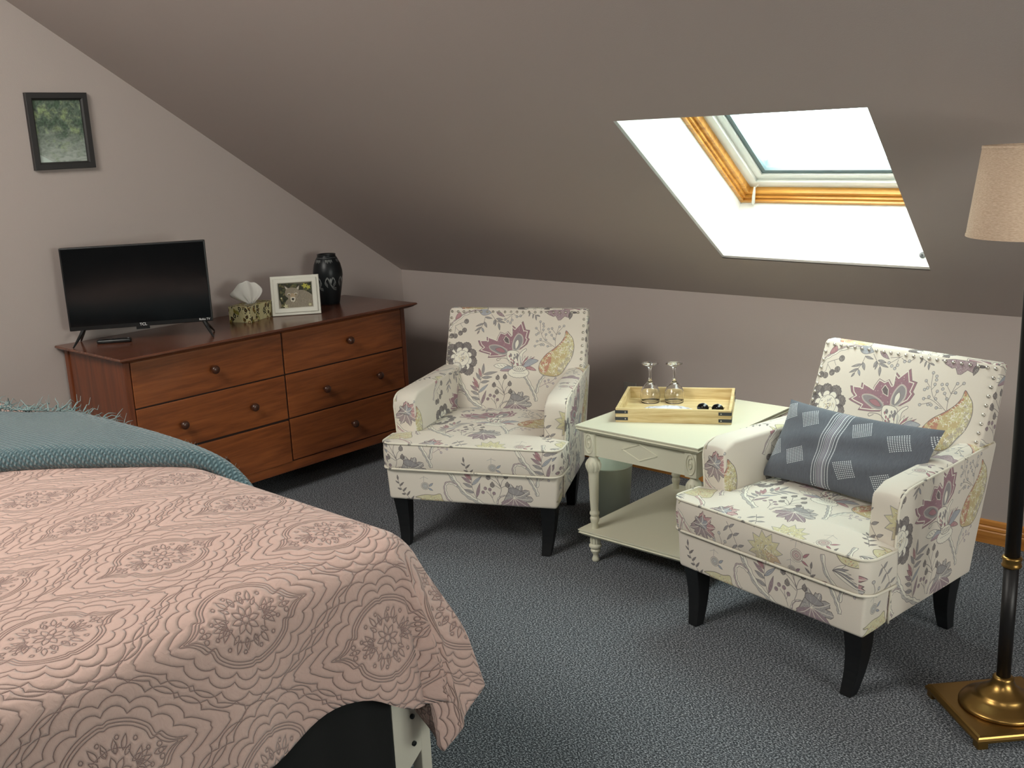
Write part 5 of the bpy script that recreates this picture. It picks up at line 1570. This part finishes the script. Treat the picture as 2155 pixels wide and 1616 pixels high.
# ---- knitted throw, lying at a slant over the far side of the bed
def knit():
    m, nt, b = new_mat('teal_knit')
    tc = nt.nodes.new('ShaderNodeTexCoord')
    mp = nt.nodes.new('ShaderNodeMapping'); mp.inputs['Scale'].default_value = (1, 1, 1)
    nt.links.new(tc.outputs['UV'], mp.inputs[0])
    def wave(rot, sc, dist):
        w = nt.nodes.new('ShaderNodeTexWave'); w.wave_type = 'BANDS'; w.bands_direction = 'X'; w.inputs['Scale'].default_value = sc
        w.inputs['Distortion'].default_value = dist; w.inputs['Detail'].default_value = 2; w.inputs['Detail Scale'].default_value = 2.0
        r = nt.nodes.new('ShaderNodeMapping'); r.inputs['Rotation'].default_value = (0, 0, rot)
        nt.links.new(mp.outputs[0], r.inputs[0]); nt.links.new(r.outputs[0], w.inputs['Vector']); return w
    w1_ = wave(.5, 32, 1.2); w2_ = wave(-.9, 26, 1.0)
    mn = nt.nodes.new('ShaderNodeMath'); mn.operation = 'MULTIPLY'
    nt.links.new(w1_.outputs['Fac'], mn.inputs[0]); nt.links.new(w2_.outputs['Fac'], mn.inputs[1])
    n = nt.nodes.new('ShaderNodeTexNoise'); n.inputs['Scale'].default_value = 400; nt.links.new(mp.outputs[0], n.inputs['Vector'])
    ad = nt.nodes.new('ShaderNodeMath'); ad.operation = 'MULTIPLY_ADD'; ad.inputs[1].default_value = .4; nt.links.new(n.outputs['Fac'], ad.inputs[0]); nt.links.new(mn.outputs[0], ad.inputs[2])
    bp = nt.nodes.new('ShaderNodeBump'); bp.inputs['Distance'].default_value = .006; nt.links.new(ad.outputs[0], bp.inputs['Height']); nt.links.new(bp.outputs[0], b.inputs['Normal'])
    cr = nt.nodes.new('ShaderNodeValToRGB'); e = cr.color_ramp.elements
    e[0].position = .1; e[0].color = (*srgb(58, 82, 90), 1); e[1].position = .7; e[1].color = (*srgb(108, 138, 144), 1)
    nt.links.new(ad.outputs[0], cr.inputs[0]); nt.links.new(cr.outputs[0], b.inputs['Base Color'])
    b.inputs['Roughness'].default_value = 1; b.inputs['Sheen Weight'].default_value = .4
    return m
M_KNIT = knit()
TA = Vector((-2.965, 1.075)); te = Vector((math.cos(.72), math.sin(.72))); tn_ = Vector((-te.y, te.x))
def throw():
    na, nb = 90, 46; A0, A1, B1 = -1.15, .93, .50
    V = []; UVp = []; top = []
    def surf(a, b_):
        # edge bends back along the hanging tail
        p = TA + te * a + tn_ * b_
        e = 1e-3
        P0 = bedsurf(p.x, p.y); Pu = bedsurf(p.x + e, p.y); Pv = bedsurf(p.x, p.y + e)
        n = (Pu - P0).cross(Pv - P0).normalized()
        return P0, n
    bs = [0, .0, .0] + list(B1 * (np.linspace(0, 1, nb) ** 1.15))
    for i in range(na + 1):
        a = A0 + (A1 - A0) * i / na
        taper = 1 - .45 * sstep(.45, .93, a)
        thick = .060 * (1 - .5 * sstep(.5, .9, a))
        for k, b_ in enumerate(bs):
            if k == 0: off, bb = .001, .004
            elif k == 1: off, bb = thick * .3, -.006
            elif k == 2: off, bb = thick * .7, -.006
            else:
                bb = b_ * taper
                off = thick * (.92 + .08 * min(1, b_ / .02)) + .004 * math.sin(a * 9 + b_ * 14) + .006 * math.sin(b_ * 9) 
                if k == len(bs) - 1: off = .012
            bb += .006 * math.sin(a * 7)
            P, n = surf(a, bb)
            V.append(P + n * off); UVp.append((a, (b_ if k > 2 else -.045 + .015 * k)))
    m_ = len(bs); F = []; UV = []
    for i in range(na):
        for k in range(m_ - 1):
            q = (i * m_ + k, (i + 1) * m_ + k, (i + 1) * m_ + k + 1, i * m_ + k + 1); F.append(q); UV.append([UVp[x] for x in q])
    root = thing('throw_blanket', 'blue-grey knitted throw with a fringe across the pink quilt', 'blanket', (0, 0, 0))
    o = mesh_obj('blanket', V, F, M_KNIT, root, True, UV)
    s = o.modifiers.new('thick', 'SOLIDIFY'); s.thickness = .008; s.offset = -1
    # fringe along the back edge
    rnd = random.Random(11); fr = MB(); strands = []
    for i in range(520):
        a = rnd.uniform(-1.1, .30)
        P, n = surf(a, B1 - .012); base = P + n * .056
        d = Vector((tn_.x, tn_.y, 0)) * rnd.uniform(.2, 1) + Vector((te.x, te.y, 0)) * rnd.uniform(-.8, .9) + Vector((0, 0, 1)) * rnd.uniform(-.2, .75)
        d.normalize(); Ls = rnd.uniform(.03, .075)
        q = [base]
        for k in range(1, 5):
            t = k / 4; q.append(base + d * Ls * t + Vector((rnd.uniform(-.003, .003), rnd.uniform(-.003, .003), -.035 * t * t * rnd.uniform(0, 1.2))))
        fr.tube(q, [.0016, .0016, .0014, .0012, .0006], 4)
    f_ = fr.build('fringe', plain('teal_yarn', srgb(136, 156, 156), 1.0), root, True)
    # fuzz of loose fibres along the top
    fz = MB()
    for i in range(1500):
        a = rnd.uniform(-.9, .85); b_ = rnd.uniform(0, B1) * (1 - .45 * sstep(.45, .93, a)); P, n = surf(a, b_)
        th = .060 * (1 - .5 * sstep(.5, .9, a)); p0 = P + n * (th + .001)
        d = (n + Vector((rnd.uniform(-1, 1), rnd.uniform(-1, 1), rnd.uniform(-.2, .6)))).normalized() * rnd.uniform(.003, .009)
        fz.tube([p0, p0 + d * .6, p0 + d + Vector((rnd.uniform(-.002, .002),) * 3)], .0003, 3)
    fz_ = fz.build('fuzz', plain('teal_fuzz', srgb(150, 168, 168), 1.0), root)
throw()
